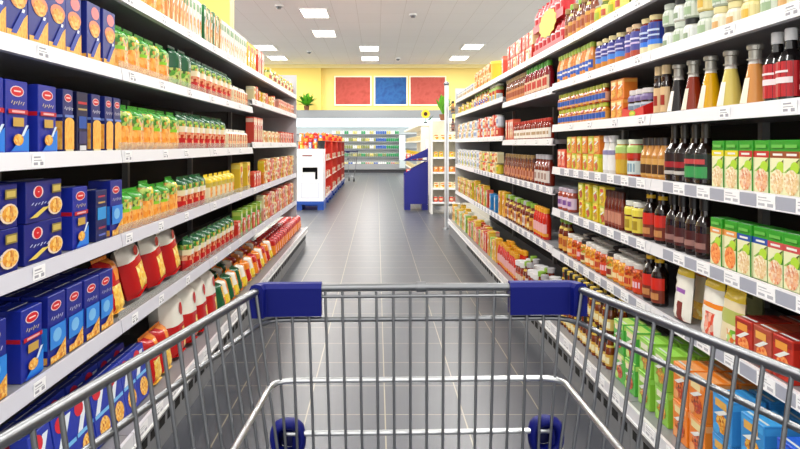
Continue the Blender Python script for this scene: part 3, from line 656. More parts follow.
# ---- LEFT
run('L', 0, 140, 168, 'gp1', 'green and orange pasta bag')
run('L', 0, 168, 190, 'orcar', 'slim orange and cream pasta carton')
run('L', 0, 190, 203, 'whitecar', 'slim white pasta carton')
run('L', 0, 204, 222, 'greencar', 'slim dark green pasta carton', mix=['orcar'])
run('L', 0, 222, 247, 'whitecar', 'white carton with orange picture')
run('L', 0, 248, 257, 'yeltall', 'tall yellow carton')
run('L', 0, 258, 265, 'redtall', 'tall red carton')
run('L', 0, 266, 296, 'j_olive', 'yellow lidded jar', mix=['j_pinky', 'c_green'])
run('L', 1, -20, 83, 'topbox', 'blue carton with orange pasta front')
run('L', 1, 87, 117, 'topbox', 'blue carton beyond the dark gap')
run('L', 1, 120, 172, 'gp1', 'green and orange pasta bag', mix=['gp2'])
run('L', 1, 176, 194, 'gd', 'dark green olive pasta bag', n=2)
run('L', 1, 196, 234, 'rp', 'red and white bag with green top')
run('L', 1, 235, 249, 'op', 'small orange striped packet')
run('L', 1, 254, 276, 'creampack', 'cream and orange pack', mix=['yelpack', 'orpack', 'redpk'], var=.15)
run('L', 1, 279, 296, 'pinkpack', 'pink pack at the far end')
run('L', 2, -24, 32, 'penne', 'blue pasta carton with red band')
run('L', 2, 35.5, 60, 'penne', 'single blue pasta carton with red band', n=1)
run('L', 2, 62, 77, 'spag', 'narrow blue carton with noodle picture', n=1)
run('L', 2, 78, 90, 'sidebox', 'dark blue carton turned sideways', n=1)
run('L', 2, 91, 103, 'spag', 'narrow noodle carton beside the dark one', n=1)
run('L', 2, 104, 122, 'spag', 'narrow noodle carton of the touching pair', n=2)
run('L', 2, 124, 182, 'gp2', 'green and orange pasta bag', mix=['gp1'])
run('L', 2, 183, 227, 'rp', 'red and white bag with green top')
run('L', 2, 228, 249, 'op', 'small yellow and orange packet', mix=['op'])
run('L', 2, 254, 263, 'redtall', 'tall red and white carton')
run('L', 2, 264, 280, 'creampack', 'cream striped pack', tiers=1, mix=['orpack'])
run('L', 2, 281, 296, 'pinkpack', 'dark pink pack', mix=['redpk'])
run('L', 3, -34, 66, 'lasagne', 'wide navy lasagne carton with red oval', tiers=2)
run('L', 3, 68, 93, 'penne', 'blue pasta carton with red oval', n=1)
run('L', 3, 96, 110, 'cyan', 'dark blue carton with cyan window', n=1)
run('L', 3, 111, 123, 'pennestd', 'blue pasta carton beside green bags', n=1)
run('L', 3, 125, 181, 'gps', 'green and orange pasta bag', mix=['gps', 'gp2'])
run('L', 3, 183, 208, 'rps', 'red pasta bag with green top')
run('L', 3, 210, 236, 'yp', 'yellow pasta bag with window', mix=['yp'])
run('L', 3, 238, 252, 'yeltall', 'tall yellow carton', n=2)
run('L', 3, 254, 262, 'redpk', 'red pack leaning right')
run('L', 3, 264, 295, 'orpack', 'orange and brown pack', tiers=2, mix=['pinkpack', 'creampack', 'yelpack', 'c_red'])
run('L', 4, -30, 18, 'pennestd', 'blue carton with cyan pasta picture')
run('L', 4, 19, 48, 'penne', 'blue carton with red band', rows=2, n=1)
run('L', 4, 49, 113, 'pennestd', 'blue carton with pasta wave', rows=2)
run('L', 4, 115, 133, 'yb', 'yellow and red snack bag', n=1, lean=12)
run('L', 4, 135, 188, 'potato2', 'red and yellow gnocchi bag with white top', lean=8, roll=(-24, -8), n=3)
run('L', 4, 190, 236, 'rps', 'red bag with dark green top', rows=1)
run('L', 4, 238, 262, 'redpk', 'small red and green packet', mix=['grnmid'])
run('L', 4, 264, 294, 'pinkpack', 'pink and white pack', tiers=2, mix=['redpk', 'orpack', 'creampack'])
run('L', 5, 40, 152, 'bluemag', 'flat blue pasta carton', base=True, lean=10, inset=.045, rows=2)
run('L', 5, 155, 177, 'yb', 'red and yellow snack bag', base=True, lean=8, inset=.045)
run('L', 5, 179, 222, 'potato', 'big white and red potato bag', base=True, lean=6, inset=.04, roll=3)
run('L', 5, 224, 250, 'veg1', 'dark green and yellow bag', base=True, rows=2, lean=14, mix=['veg2'], inset=.04)
run('L', 5, 251, 275, 'orbag', 'orange and red bag', base=True, rows=2, lean=14, mix=['veg2', 'redbag'], inset=.04)
run('L', 5, 276, 302, 'redbag', 'red bag', base=True, rows=2, lean=6, tiers=1, inset=.04)
# ---- RIGHT near
run('R', 0, 643, 628, 'yeltall', 'tall yellow carton', n=1)
run('R', 0, 627, 598, 'j_olive', 'yellow lidded green jar', mix=['c_yel'])
run('R', 0, 597, 566, 'b_brown', 'slim brown sauce bottle', mix=['b_bbq'])
run('R', 0, 722, 652, 'j_pinky', 'pink label jar', mix=['j_yel'])
run('R', 1, 826, 702, 'j_white_y', 'small cream jar with yellow lid', mix=['j_yel', 'j_pale', 'j_white_y'], tiers=2)
run('R', 1, 700, 667, 'j_white_b', 'small white jar with black lid', tiers=2, mix=['j_pale', 'j_white_b', 'j_pale'])
run('R', 1, 662, 645, 'j_blue', 'blue labelled jar with gold lid', n=2)
run('R', 1, 643, 629, 'j_pblue', 'purple labelled jar with tan lid', n=2)
run('R', 1, 626, 599, 'j_purple', 'purple labelled jar with gold lid')
run('R', 1, 595, 558, 'b_green', 'orange sauce bottle with green cap', mix=['b_bluelab', 'b_green'])
run('R', 2, 835, 800, 'b_dark', 'dark sauce bottle at the photo edge')
run('R', 2, 799, 768, 'b_redlab', 'dark bottle, red label, white cap', n=2)
for (a, b, kx, dd) in ((766.5, 742.5, 'k_or', 'conical orange dressing bottle, steel top'), (742, 720.5, 'k_pale', 'conical pale yellow dressing bottle'), (720, 701.5, 'k_yel', 'conical bright yellow dressing bottle'),
                       (701, 685.5, 'k_red', 'conical red dressing bottle'), (685, 672.5, 'k_black', 'conical black dressing bottle')): run('R', 2, a, b, kx, dd, n=1)
run('R', 2, 670, 655.5, 'b_cork', 'slim brown bottle with cork coloured cap', n=2)
run('R', 2, 608, 557, 'b_small_y', 'small orange sauce bottle, green cap', tiers=2, mix=['b_small_r'])
run('R', 2, 622.5, 610, 'orpack', 'orange and yellow sauce pack', tiers=2, n=2)
for (a, b, key, dd) in ((800, 785, 'rice_br', 'green rice carton, brown band'), (784.5, 769.5, 'rice_br', 'green rice carton, brown band, by red one'),
                     (769, 753, 'rice_r', 'green rice carton, red band'), (752.5, 738.5, 'rice_r', 'green rice carton, red band, by yellow'), (738, 724.5, 'rice_y', 'green rice carton, yellow band'), (724, 711.5, 'rice_y', 'green rice carton, yellow band, beside bottles')):
    run('R', 3, a, b, key, dd, n=1)
run('R', 3, 818, 801, 'rice_y', 'green rice carton at the photo edge', n=1)
run('R', 3, 710, 690, 'b_darkg', 'square shouldered dark bottle, green label', n=2)
run('R', 3, 689, 670, 'b_dark', 'square shouldered dark bottle, red label', n=2)
run('R', 3, 668, 644, 'b_amber', 'amber sauce bottle with dark neck')
run('R', 3, 642, 629, 'j_limer', 'red jar with lime neck label', n=1)
run('R', 3, 628, 618, 'j_lime', 'amber jar with lime neck label', n=1)
run('R', 3, 616, 605, 'b_white', 'white squeeze bottle', n=2)
run('R', 3, 599, 566, 'yelgreen', 'yellow and green sauce pack', tiers=2, mix=['orpack'])
run('R', 3, 565, 557, 'redpk', 'red and white pack')
for (a, b, key, dd) in ((820, 801, 'rice_r', 'green rice carton, cut by the photo edge'), (800, 784, 'rice_p', 'green rice carton, pink band'), (783.5, 767, 'rice_p', 'green rice carton, pink band, beside blue'),
                     (766.5, 751.5, 'rice_b', 'green rice carton, blue band'), (751, 736.5, 'rice_b', 'green rice carton, blue band, beside orange'), (736, 723, 'rice_o', 'green rice carton, orange band'), (722.5, 709.5, 'rice_o', 'green rice carton, orange band, beside bottles')):
    run('R', 4, a, b, key, dd, n=1)
run('R', 4, 710, 669, 'b_plain', 'plain dark wine red bottle')
run('R', 4, 668, 646, 'b_yelneck', 'black bottle, red label, yellow neck tag', n=2)
run('R', 4, 645, 629, 'j_lb', 'jar with yellow label and white lid', n=2)
run('R', 4, 624, 607, 'b_slim', 'slim brown sauce bottle')
run('R', 4, 606, 577, 'yelgreen', 'yellow sauce pack', tiers=2, mix=['yelpack'], n=4)
run('R', 4, 575, 559, 'j_purp', 'pink and purple label jar', n=3)
run('R', 5, 830, 795, 'redpk', 'red carton at the photo edge', rows=1)
run('R', 5, 792, 734, 'redlow', 'red brown stock carton', rows=2, mix=['brownlow'], tiers=1)
run('R', 5, 733, 717, 'pouch_g', 'cream pouch with green print', n=1, lean=5)
run('R', 5, 757, 738, 'pouch_s', 'olive green pouch standing behind stock cartons', n=1, inset=.32)
run('R', 5, 716, 697, 'pouch_r', 'white pouch with red and orange print', n=1, lean=5)
run('R', 5, 695, 687, 'pouch_o', 'narrow cream pouch behind white ones', n=1, lean=5, inset=.085)
run('R', 5, 686, 669, 'pouch_v', 'white pouch with purple print', n=1, lean=5)
run('R', 5, 666, 645, 'b_yelneck', 'black bottle, red label, yellow neck tag', n=2)
run('R', 5, 644, 572, 'j_redlab', 'red labelled sauce jar', rows=2, mix=['j_chut', 'j_salsa', 'j_salsa2', 'j_chut'])
run('R', 5, 571, 559, 'b_bbq', 'yellow labelled brown bottle')
run('R', 6, 850, 770, 'mdblue', 'dark blue meal carton', base=True, tiers=2, rows=2, inset=.03)
run('R', 6, 769, 706, 'mblue', 'light blue meal carton', base=True, tiers=2, rows=2, inset=.03)
run('R', 6, 705, 671, 'morange', 'orange meal carton', base=True, tiers=2, rows=2, inset=.03)
run('R', 6, 670, 636, 'mgreen', 'green meal carton', base=True, tiers=2, rows=2, inset=.03)
run('R', 6, 635, 613, 'mgreen2', 'yellow green meal carton', base=True, tiers=2, rows=1, inset=.03)
run('R', 6, 612, 563, 'b_beer', 'amber bottle with gold label', base=True, rows=2, tiers=2, inset=.03, mix=['b_beerk'])
# ---- RIGHT far
run('R', 0, 532, 507, 'redpk', 'stacked red and white carton', tiers=2, mix=['pinkpack', 'redpk', 'creampack'])
run('R', 0, 505, 499, 'redmid', 'tall red carton', n=1)
run('R', 0, 490, 474, 'creampack', 'cream and brown pack', tiers=2, mix=['orpack'])
run('R', 0, 473, 457, 'whitepk', 'white pack')
run('R', 1, 551, 528, 'b_ketch', 'ketchup bottle with green cap')
run('R', 1, 527, 505, 'b_brown', 'slim red brown sauce bottle')
run('R', 1, 501, 492, 'j_limer', 'lime and red jar', mix=['j_lime'])
run('R', 1, 491, 476, 'j_olive', 'yellow jar', mix=['b_bluelab', 'j_pinky', 'b_green'])
run('R', 1, 473, 458, 'creampack', 'cream pack with orange print', mix=['yelpack', 'c_yel', 'j_olive'])
run('R', 2, 551, 516, 'b_redw', 'red bottle with white label')
run('R', 2, 513, 505, 'redmid', 'bright red carton')
run('R', 2, 501, 480, 'c_red', 'red can', tiers=2, mix=['c_or', 'redpk', 'c_white', 'c_red'])
run('R', 2, 479, 458, 'c_white', 'white can', tiers=2, mix=['c_or', 'creampack', 'c_white'])
run('R', 3, 551, 538, 'b_grey', 'brown bottle with grey cap')
run('R', 3, 535, 505.5, 'b_slim', 'slim red brown bottle', mix=['b_brown'])
run('R', 3, 501, 482, 'c_yel', 'yellow can with green print', tiers=2, mix=['c_red', 'c_or', 'creampack'])
run('R', 3, 481, 458, 'c_white', 'white can', tiers=2, mix=['whitepk', 'c_yel'])
run('R', 4, 548, 536, 'b_redsq', 'bright red bottle with orange cap')
run('R', 4, 535, 508, 'b_bbq', 'brown barbecue sauce bottle', mix=['b_grey', 'b_bbq', 'b_beer'])
run('R', 4, 504.5, 497.5, 'yelmid', 'tall orange yellow carton', n=2)
run('R', 4, 497, 488, 'bluetall', 'light blue carton', n=2)
run('R', 4, 487, 474, 'redmid', 'orange red carton', mix=['grnmid', 'yelmid'], var=.1)
run('R', 4, 472, 457, 'yelpack', 'little yellow pack', tiers=2, mix=['creampack', 'orpack', 'yelgreen'])
run('R', 5, 552, 519, 'b_whitecap', 'brown jar bottle with white cap', base=True, rows=2, inset=.03, mix=['b_whitecap', 'b_grey', 'b_whitecap', 'b_bbq'], var=.06)
run('R', 5, 518, 500, 'b_redsq', 'red bottle with yellow cap', base=True, rows=2, inset=.03, var=.08)
run('R', 5, 496, 487, 'yelmid', 'tall yellow carton', base=True, rows=1, inset=.03, mix=['yeltall', 'grnmid'], var=.1)
run('R', 5, 486, 467, 'redmid', 'tall orange red carton', base=True, rows=2, inset=.03, mix=['redtall', 'redmid', 'grnmid', 'yeltall'], var=.12)
run('R', 5, 466, 450, 'grnmid', 'green and orange carton', base=True, rows=2, inset=.03, mix=['yelmid', 'whitecar', 'grnmid', 'yeltall'], var=.12)

def label_runs():
    by = {}
    for g, t, tiers, r, rows, y, o in RECORDS: by.setdefault(g, []).append((t, r, y, o))
    for g, L in by.items():
        mt = len({q[0] for q in L}) > 1; mr = len({q[1] for q in L}) > 1; sub = {}
        for q in L: sub.setdefault((q[0], q[1]), []).append(q)
        for (t, r), Q in sub.items():
            Q.sort(key=lambda q: q[2])
            for i, q in enumerate(Q):
                ex = ([('lower', 'upper', 'top')[t]+' tier'] if mt else [])+([('front', 'second', 'third')[r]+' row'] if mr else [])+([words_ord(i, len(Q))] if len(Q) > 1 else [])
                q[3]['label'] = g+(', '+' '.join(ex) if ex else ''); q[3]['group'] = g
                if len(q[3]['label'].split()) > 16: print('LONG', q[3]['label'])
label_runs()
# special pieces on the right shelves
def red_tray():      # shelf-ready red tray with three dark jars behind its front
    X = RX+.02; y0, y1 = F*(X+.045)/(655-VX), F*(X+.045)/(632-VX); z = 1.315-.003
    t = empty('display_tray', (X, (y0+y1)/2, z), -PI/2); w = (y1-y0)/2-.004
    R = M('d81c1c', .4); b = MB()
    b.box(-w, w, 0, .1, 0, .003, R)
    b.prism_y([(-w, 0), (w, 0), (w, .045), (0, .03), (-w, .045)], 0, .003, R)
    for s in (-w, w-.003): b.prism_x([(.003, 0), (.1, 0), (.1, .085), (.003, .045)], s, s+.003, R)
    b.build('tray', t)
    l = MB(); l.ell(0, .018, .035, .012, -.001, M('a8c830', .4), 12); l.ell(0, .018, .022, .006, -.0016, M('e8d840', .4), 10); l.build('green_badge', t)
    tag(t, 'red shelf tray with green badge in front of dark jars on right third shelf', 'tray')
    for q in range(3):
        place('j_dark', (X+.012, y0+.05+q*((y1-y0-.1)/2), z+.004), -PI/2, 'dark jar with pale lid in the red tray, '+('nearest', 'middle', 'farthest')[q], 'dark jars in the red tray')
red_tray()
def multipack():
    X = RX+.03; y0, y1 = F*X/(563-VX), F*X/(533-VX); z = 1.79-.003; L = y1-y0-.01
    t = empty('bottle_multipack', (X, (y0+y1)/2, z), -PI/2)
    R, Wt = M('c81c24', .3), M('f4d8d8', .3)
    n = 7; pt = L/n
    bm = MB()
    pr = [(pt*.42, .012, R), (pt*.44, .09, Wt), (pt*.44, .1, R), (pt*.3, .14, R), (pt*.2, .15, R), (pt*.2, .165, R), (pt*.1, .168, R)]
    bm.lathe(pr, 10); me = bm.mesh('bottle')
    for r in range(2):
        for q in range(n):
            o = bpy.data.objects.new('bottle', me); COL.objects.link(o); o.parent = t; o.location = (-L/2+pt*(q+.5), .045, r*.17)
    tr = MB()
    for z0 in (0, .17):
        tr.box(-L/2, L/2, 0, .1, z0, z0+.006, R); tr.box(-L/2, L/2, 0, .003, z0+.006, z0+.05, M('e05058', .4)); tr.box(-L/2, L/2, .097, .1, z0+.006, z0+.05, R)
    tr.build('tray', t)
    s = MB(); pts = []
    for i in range(24): a = 2*PI*i/24; k = 1 if i % 2 else .88; pts.append((.02+L*.3*k*math.cos(a), .18+.09*k*math.sin(a)))
    s.add([(x, -.002, zz) for x, zz in pts]+[(x, -.0005, zz) for x, zz in pts], [tuple(range(24)), tuple(range(47, 23, -1))]+[(i, 24+i, 24+(i+1) % 24, (i+1) % 24) for i in range(24)], M('ecc800', .4))
    s.build('yellow_sign', t)
    tag(t, 'two-high pack of red bottles with a yellow starburst sign, far right top shelf', 'multipack')
multipack()
t = empty('round_tub', (RX+.09, F*(RX+.05)/(495-VX), 1.79-.003)); Yl = M('e8c42c', .3)
MB().lathe([(.0, 0, Yl), (.075, 0, Yl), (.08, .16, Yl), (.06, .18, Yl), (.0, .18, Yl)], 16).build('tub_body', t)
MB().lathe([(.084, .16, M('f4dc50', .3)), (.084, .185, M('f4dc50', .3)), (0, .19, M('f4dc50', .3))], 16).build('lid', t)
tag(t, 'large yellow round tub standing on the far right top shelf', 'tub')

# ------------------------------------------------------------------ end of the right gondola
Y0 = 9.35; X0 = (446.5-VX)*Y0/F
t = empty('gate_post', (X0, Y0, 0))
MB().tube([(0, 0, .01), (0, 0, 2.04)], .03, CHROME, 12).build('pole', t)
MB().lathe([(.03, 2.04, DMETAL), (.04, 2.06, DMETAL), (.03, 2.09, DMETAL), (0, 2.1, DMETAL)], 12).build('finial', t)
MB().lathe([(.0, .02, DMETAL), (.06, .02, DMETAL), (.07, 0, DMETAL)], 12).build('foot', t)
tag(t, 'tall silver post standing at the far end of the right shelves', 'post')
def bottle_rack():
    Y = 9.1; x0, x1 = (451-VX)*Y/F, (462-VX)*Y/F; w = (x1-x0)/2; xc = (x0+x1)/2
    t = empty('bottle_rack', (xc, Y, 0))
    MB().tube([(w+.01, .2, 0), (w+.01, .2, 1.95)], .012, DMETAL, 8).build('rack_post', t)
    MB().box(w-.08, w+.03, .1, .22, 0, .015, DMETAL).build('rack_foot', t)
    for nm, py0, py1 in (('lower', 119, 131), ('upper', 103, 113)):
        z1, z0 = H-(py0-VY)*Y/F, H-(py1-VY)*Y/F; m = MB(); h = (z1-z0)*.6
        for z in (z0, z0+h*.5, z0+h): m.tube([(-w, 0, z), (w, 0, z), (w, .18, z), (-w, .18, z), (-w, 0, z)], .004, DMETAL, 5)
        for i in range(9): x = -w+2*w*i/8; m.tube([(x, .18, z0+h), (x, .18, z0), (x, 0, z0), (x, 0, z0+h)], .0025, DMETAL, 4)
        m.build('wire_basket', t)
        for q in ((0, 1, 2) if nm == 'lower' else (0, 2)):
            place('b_slim' if nm == 'lower' else 'b_amber', (xc-w+.032+q*.042, Y+.035, z0+.004), 0, '%s bottle in the %s basket of the wire rack, %s' % ('dark red' if nm == 'lower' else 'amber', nm, ('left', 'middle', 'right')[q]), 'bottles in the wire rack', True)
    tag(t, 'grey wire rack with two bottle baskets beside the silver post', 'rack')
bottle_rack()

# rack facing the aisle end (right, behind the post)
def end_rack():
    Y = 11.3; x0, x1 = (431-VX)*Y/F, (462-VX)*Y/F; t = empty('display_rack', ((x0+x1)/2, Y, 0)); w = (x1-x0)/2
    MB().box(-w, w, .4, .43, .1, 1.62, M('e8e0cc', .5)).build('back_panel', t)
    fr = MB()
    for x in (-w, w-.03): fr.box(x, x+.03, .0, .4, 0, 1.62, M('e8e6e0', .4))
    fr.build('side_frame', t)
    zs = [H-(py-VY)*Y/F for py in (140, 157, 172, 188, 202)]
    for z in zs: MB().box(-w+.03, w-.03, .0, .4, z-.03, z, WHITE).build('shelf', t)
    tag(t, 'white display rack facing the aisle between blue stand and silver post', 'rack', None)
    R = random.Random(3); A = [('creampack', 'cream and orange'), ('yelpack', 'yellow'), ('orpack', 'orange'), ('creampack', 'cream'), ('c_red', 'red')]
    for i, z in enumerate(zs[:5]):
        key, cn = A[i]; n = int((2*w-.08)/(PR[key].w+.01))
        for q in range(n):
            place(key, (t.location.x-w+.04+(2*w-.08)*(q+.5)/n, Y+.03, z+.001), 0, '%s pack on %s shelf of the white rack, %s' % (cn, ('top', 'second', 'third', 'fourth', 'lowest')[i], words_ord(q, n, 'leftmost', 'rightmost').replace('second leftmost', 'second from left').replace('third leftmost', 'third from left').replace('fourth leftmost', 'fourth from left')), 'packs on the white rack', True)
end_rack()

# cream chest-like gondola running on behind the blue stand
def cream_gondola():
    y0, y1 = 12.9, 20.0; X = .86; t = empty('shelving_unit', (X, y0, 0)); L = y1-y0; C = M('f4ecd4', .5)
    MB().box(.35, .4, 0, L, .05, 1.6, C).build('back_panel', t)
    MB().box(0, .4, 0, .02, .05, 1.55, C).build('end_panel', t)
    b = MB().box(.02, .4, 0, L, 0, .2, M('9a9a9a', .5)); b.build('plinth', t)
    for k, z in enumerate((.25, .6, .95, 1.28)): MB().box(0, .35, .02, L, z-.03, z, M('f8f4e8', .4)).build('shelf', t)
    MB().box(-.03, .4, 0, L, 1.57, 1.62, M('fffbe8', .4)).build('canopy', t)
    tag(t, 'long cream shelving unit running along the aisle behind the blue stand', 'shelving')
    keys = ['redpk', 'creampack', 'yelpack', 'creampack']; nm = ['red', 'cream', 'yellow', 'pale']
    for k, z in enumerate((.25, .6, .95, 1.28)):
        n = 14
        for q in range(n):
            place(keys[k], (X+.02, y0+.1+(L-.2)*(q+.5)/n, z+.001), -PI/2, '%s pack on %s shelf of the cream unit, %s' % (nm[k], ('lowest', 'second', 'third', 'upper')[k], words_ord(q, n)), 'packs on the cream unit', True, None, 'biscuit_box')
cream_gondola()

# blue cardboard floor stand
def blue_stand():
    Y = 12.0; x0, x1 = (404.5-VX)*Y/F, (428-VX)*Y/F; w = (x1-x0)/2; B = M('14187c', .4); t = empty('floor_stand', ((x0+x1)/2, Y, 0))
    d = .4; zf = .11; z1 = .62
    b = MB(); b.box(-w, w, 0, d, zf, z1, B); b.build('bin_body', t)
    c = MB(); zlow, zhi = .62, .9      # lower sloping side, rising to the right as seen
    c.prism_y([(-w, z1), (w, z1), (w, .9), (-w, .68)], 0, .012, B)
    c.prism_y([(-w, z1), (w, z1), (w, .9), (-w, .68)], d-.012, d, B); c.build('lower_tray_side', t)
    u = MB(); u.prism_y([(-w, .905), (w, .97), (w, 1.13), (-w, .925)], .0, .012, B); u.box(w-.012, w, .012, d, .9, 1.13, B); u.box(-w, w, .02, d, .9, .915, B); u.build('upper_tray_side', t)
    MB().box(-w+.02, w-.02, .02, d-.02, z1+.0, z1+.02, M('e8e8e8', .5)).build('inner_board', t)
    MB().box(w-.02, w+.01, .02, d, .1, 1.3, M('e8e6ee', .5)).build('white_edge', t)
    for s in (-w, w-.11): MB().box(s, s+.11, .02, d-.02, 0, zf, B).build('foot', t)
    tag(t, 'dark blue cardboard floor stand with slanted trays on the right of the aisle', 'floor stand')
    for k, z in enumerate((.735, .985)):
        for q in range(3):
            place('redpk', (t.location.x-w+.075+q*.11, Y+.05, (z1+.021 if k == 0 else .916)), 0, 'red pack in the %s tray of the blue stand, %s' % (('lower', 'upper')[k], ('left', 'middle', 'right')[q]), 'red packs in the blue stand', True)
blue_stand()

# ------------------------------------------------------------------ left floor displays
def white_cabinet():
    Y = 12.0; x0, x1 = (297-VX)*Y/F, (323-VX)*Y/F; w = (x1-x0)/2; t = empty('display_cabinet', ((x0+x1)/2, Y, 0)); Wm = M('f0f1f6', .4); B = M('1c4ca8', .4)
    b = MB(); d = .55
    z0, z1 = .16, 1.12; oz0, oz1 = .56, .78; ox0, ox1 = -w+.1, w-.1
    b.box(-w, w, 0, .02, z0, oz0, Wm); b.box(-w, w, 0, .02, oz1, z1, Wm); b.box(-w, ox0, 0, .02, oz0, oz1, Wm); b.box(ox1, w, 0, .02, oz0, oz1, Wm)
    b.box(-w, -w+.02, .02, d, z0, z1, Wm); b.box(w-.02, w, .02, d, z0, z1, Wm); b.box(-w+.02, w-.02, .02, d, z1-.02, z1, Wm); b.box(-w+.02, w-.02, d-.02, d, z0, z1, Wm)
    b.build('cabinet_body', t)
    MB().box(ox0-.02, ox1+.02, .2, .22, oz0-.05, oz1+.05, M('0a0a0a', .7)).build('recess_shade_sheet', t)  # black sheet behind the opening, shade of the cabinet interior put into its colour
    MB().box(ox0, ox1-.05, .03, .12, oz0-.03, oz0+.13, M('eeeeee', .5)).build('inner_tray', t)
    dr = MB()
    for a in ((-w+.08, w-.08, .22, .228), (-w+.08, w-.08, .492, .5), (-w+.08, -w+.088, .228, .492), (w-.088, w-.08, .228, .492)): dr.box(a[0], a[1], -.004, 0, a[2], a[3], M('c4c8dc', .5))
    dr.build('door_outline', t)
    MB().box(-w+.1, w-.2, -.01, 0, z1-.13, z1-.11, M('9a5c5c', .5)).build('slot', t)
    p = MB(); p.box(-w-.03, w+.02, -.02, d, .1, .16, B)
    for s in (-w-.02, w-.1): p.box(s, s+.11, 0, d-.02, 0, .1, B)
    p.build('blue_pallet', t)
    tag(t, 'white display cabinet with dark opening on blue pallet left of the aisle', 'cabinet')
    bn = empty('bucket', ((321-VX)*Y/F, Y-.01, z1+.002), 0)
    MB().lathe([(0, 0, M('2c2c30', .4)), (.055, 0, M('2c2c30', .4)), (.075, .15, M('2c2c30', .4)), (.066, .15, M('2c2c30', .4)), (.05, .02, M('2c2c30', .4))], 14).build('bucket_wall', bn)
    bn.location.z = z1+.001; bn.location.y = Y+.1
    tag(bn, 'dark grey bucket on the right corner of the white cabinet', 'bucket')
    R = random.Random(5)
    for i in range(15):
        if i == 4: continue
        key = ['orbag', 'redbag', 'bluetall', 'orbag', 'veg2', 'redpk'][i % 6]; k = i // 5
        o = place(key, (t.location.x-w+.045+(i % 5)*.09, Y+.12+.075*k+.02, z1+.002), 0, 'snack heaped on the white cabinet, %s %s' % (('front', 'middle', 'rear')[k], ('far left', 'left', 'centre', 'right', 'far right')[i % 5]), 'bags heaped on the white cabinet', True); o.scale = (.7, .7, .8+.45*k)
white_cabinet()
def red_display(i):
    y0 = 12.8+i*1.9; L = 1.6; t = empty('floor_display', (-1.0, y0, 0)); Rr = [M('e03424', .4), M('d8402c', .4), M('c8342c', .4), M('b84840', .4)][i]
    MB().box(-.5, 0, 0, L, .16, .2, M('f0e0d8', .5)).build('base_board', t)
    p = MB(); p.box(-.5, .02, 0, L, .1, .16, M('1c44a8', .4))
    for a in (0, L/2-.06, L-.12): p.box(-.5, .0, a, a+.12, 0, .1, M('1c44a8', .4))
    p.build('pallet', t)
    MB().box(-.5, 0, 0, .02, .2, 1.28, Rr).build('end_panel', t); MB().box(-.5, 0, L-.02, L, .2, 1.28, Rr).build('far_panel', t)
    MB().box(-.52, -.5, 0, L, .2, 1.35, Rr).build('back_panel', t)
    for z in (.55, .9): MB().box(-.5, 0, .02, L-.02, z-.02, z, M('f0d8d0', .4)).build('shelf', t)
    tag(t, 'red cardboard floor display along the left aisle, %s' % ('just behind the white cabinet', 'second behind the white cabinet', 'third behind the white cabinet', 'farthest from the white cabinet')[i], 'floor display', 'red displays along the left aisle')
    for k, z in enumerate((.2, .55, .9)):
        n = 8
        for q in range(n):
            key = ['redpk', 'whitepk', 'creampack'][(q+i+k) % 3]
            place(key, (-1.02, y0+.08+(L-.16)*(q+.5)/n, z+.001), PI/2, 'small pack on %s shelf of %s red display, %s' % (('low', 'middle', 'upper')[k], ('first', 'second', 'third', 'fourth')[i], words_ord(q, n)), 'packs in the red displays', True, None, 'snack_box')
    for q in range(6):
        place(['orbag', 'redbag'][q % 2], (-1.35+.16*(q % 3), y0+.35+.7*(q//3), 1.0 if False else 1.29), PI/2, 'bright snack bag on top of %s red display, %s' % (('first', 'second', 'third', 'fourth')[i], ('near left', 'near middle', 'near right', 'far left', 'far middle', 'far right')[q]), 'bags on the red displays', True)
    MB().box(-.5, 0, .02, L-.02, 1.265, 1.28, Rr).build('top_board', t)
for i in range(4): red_display(i)

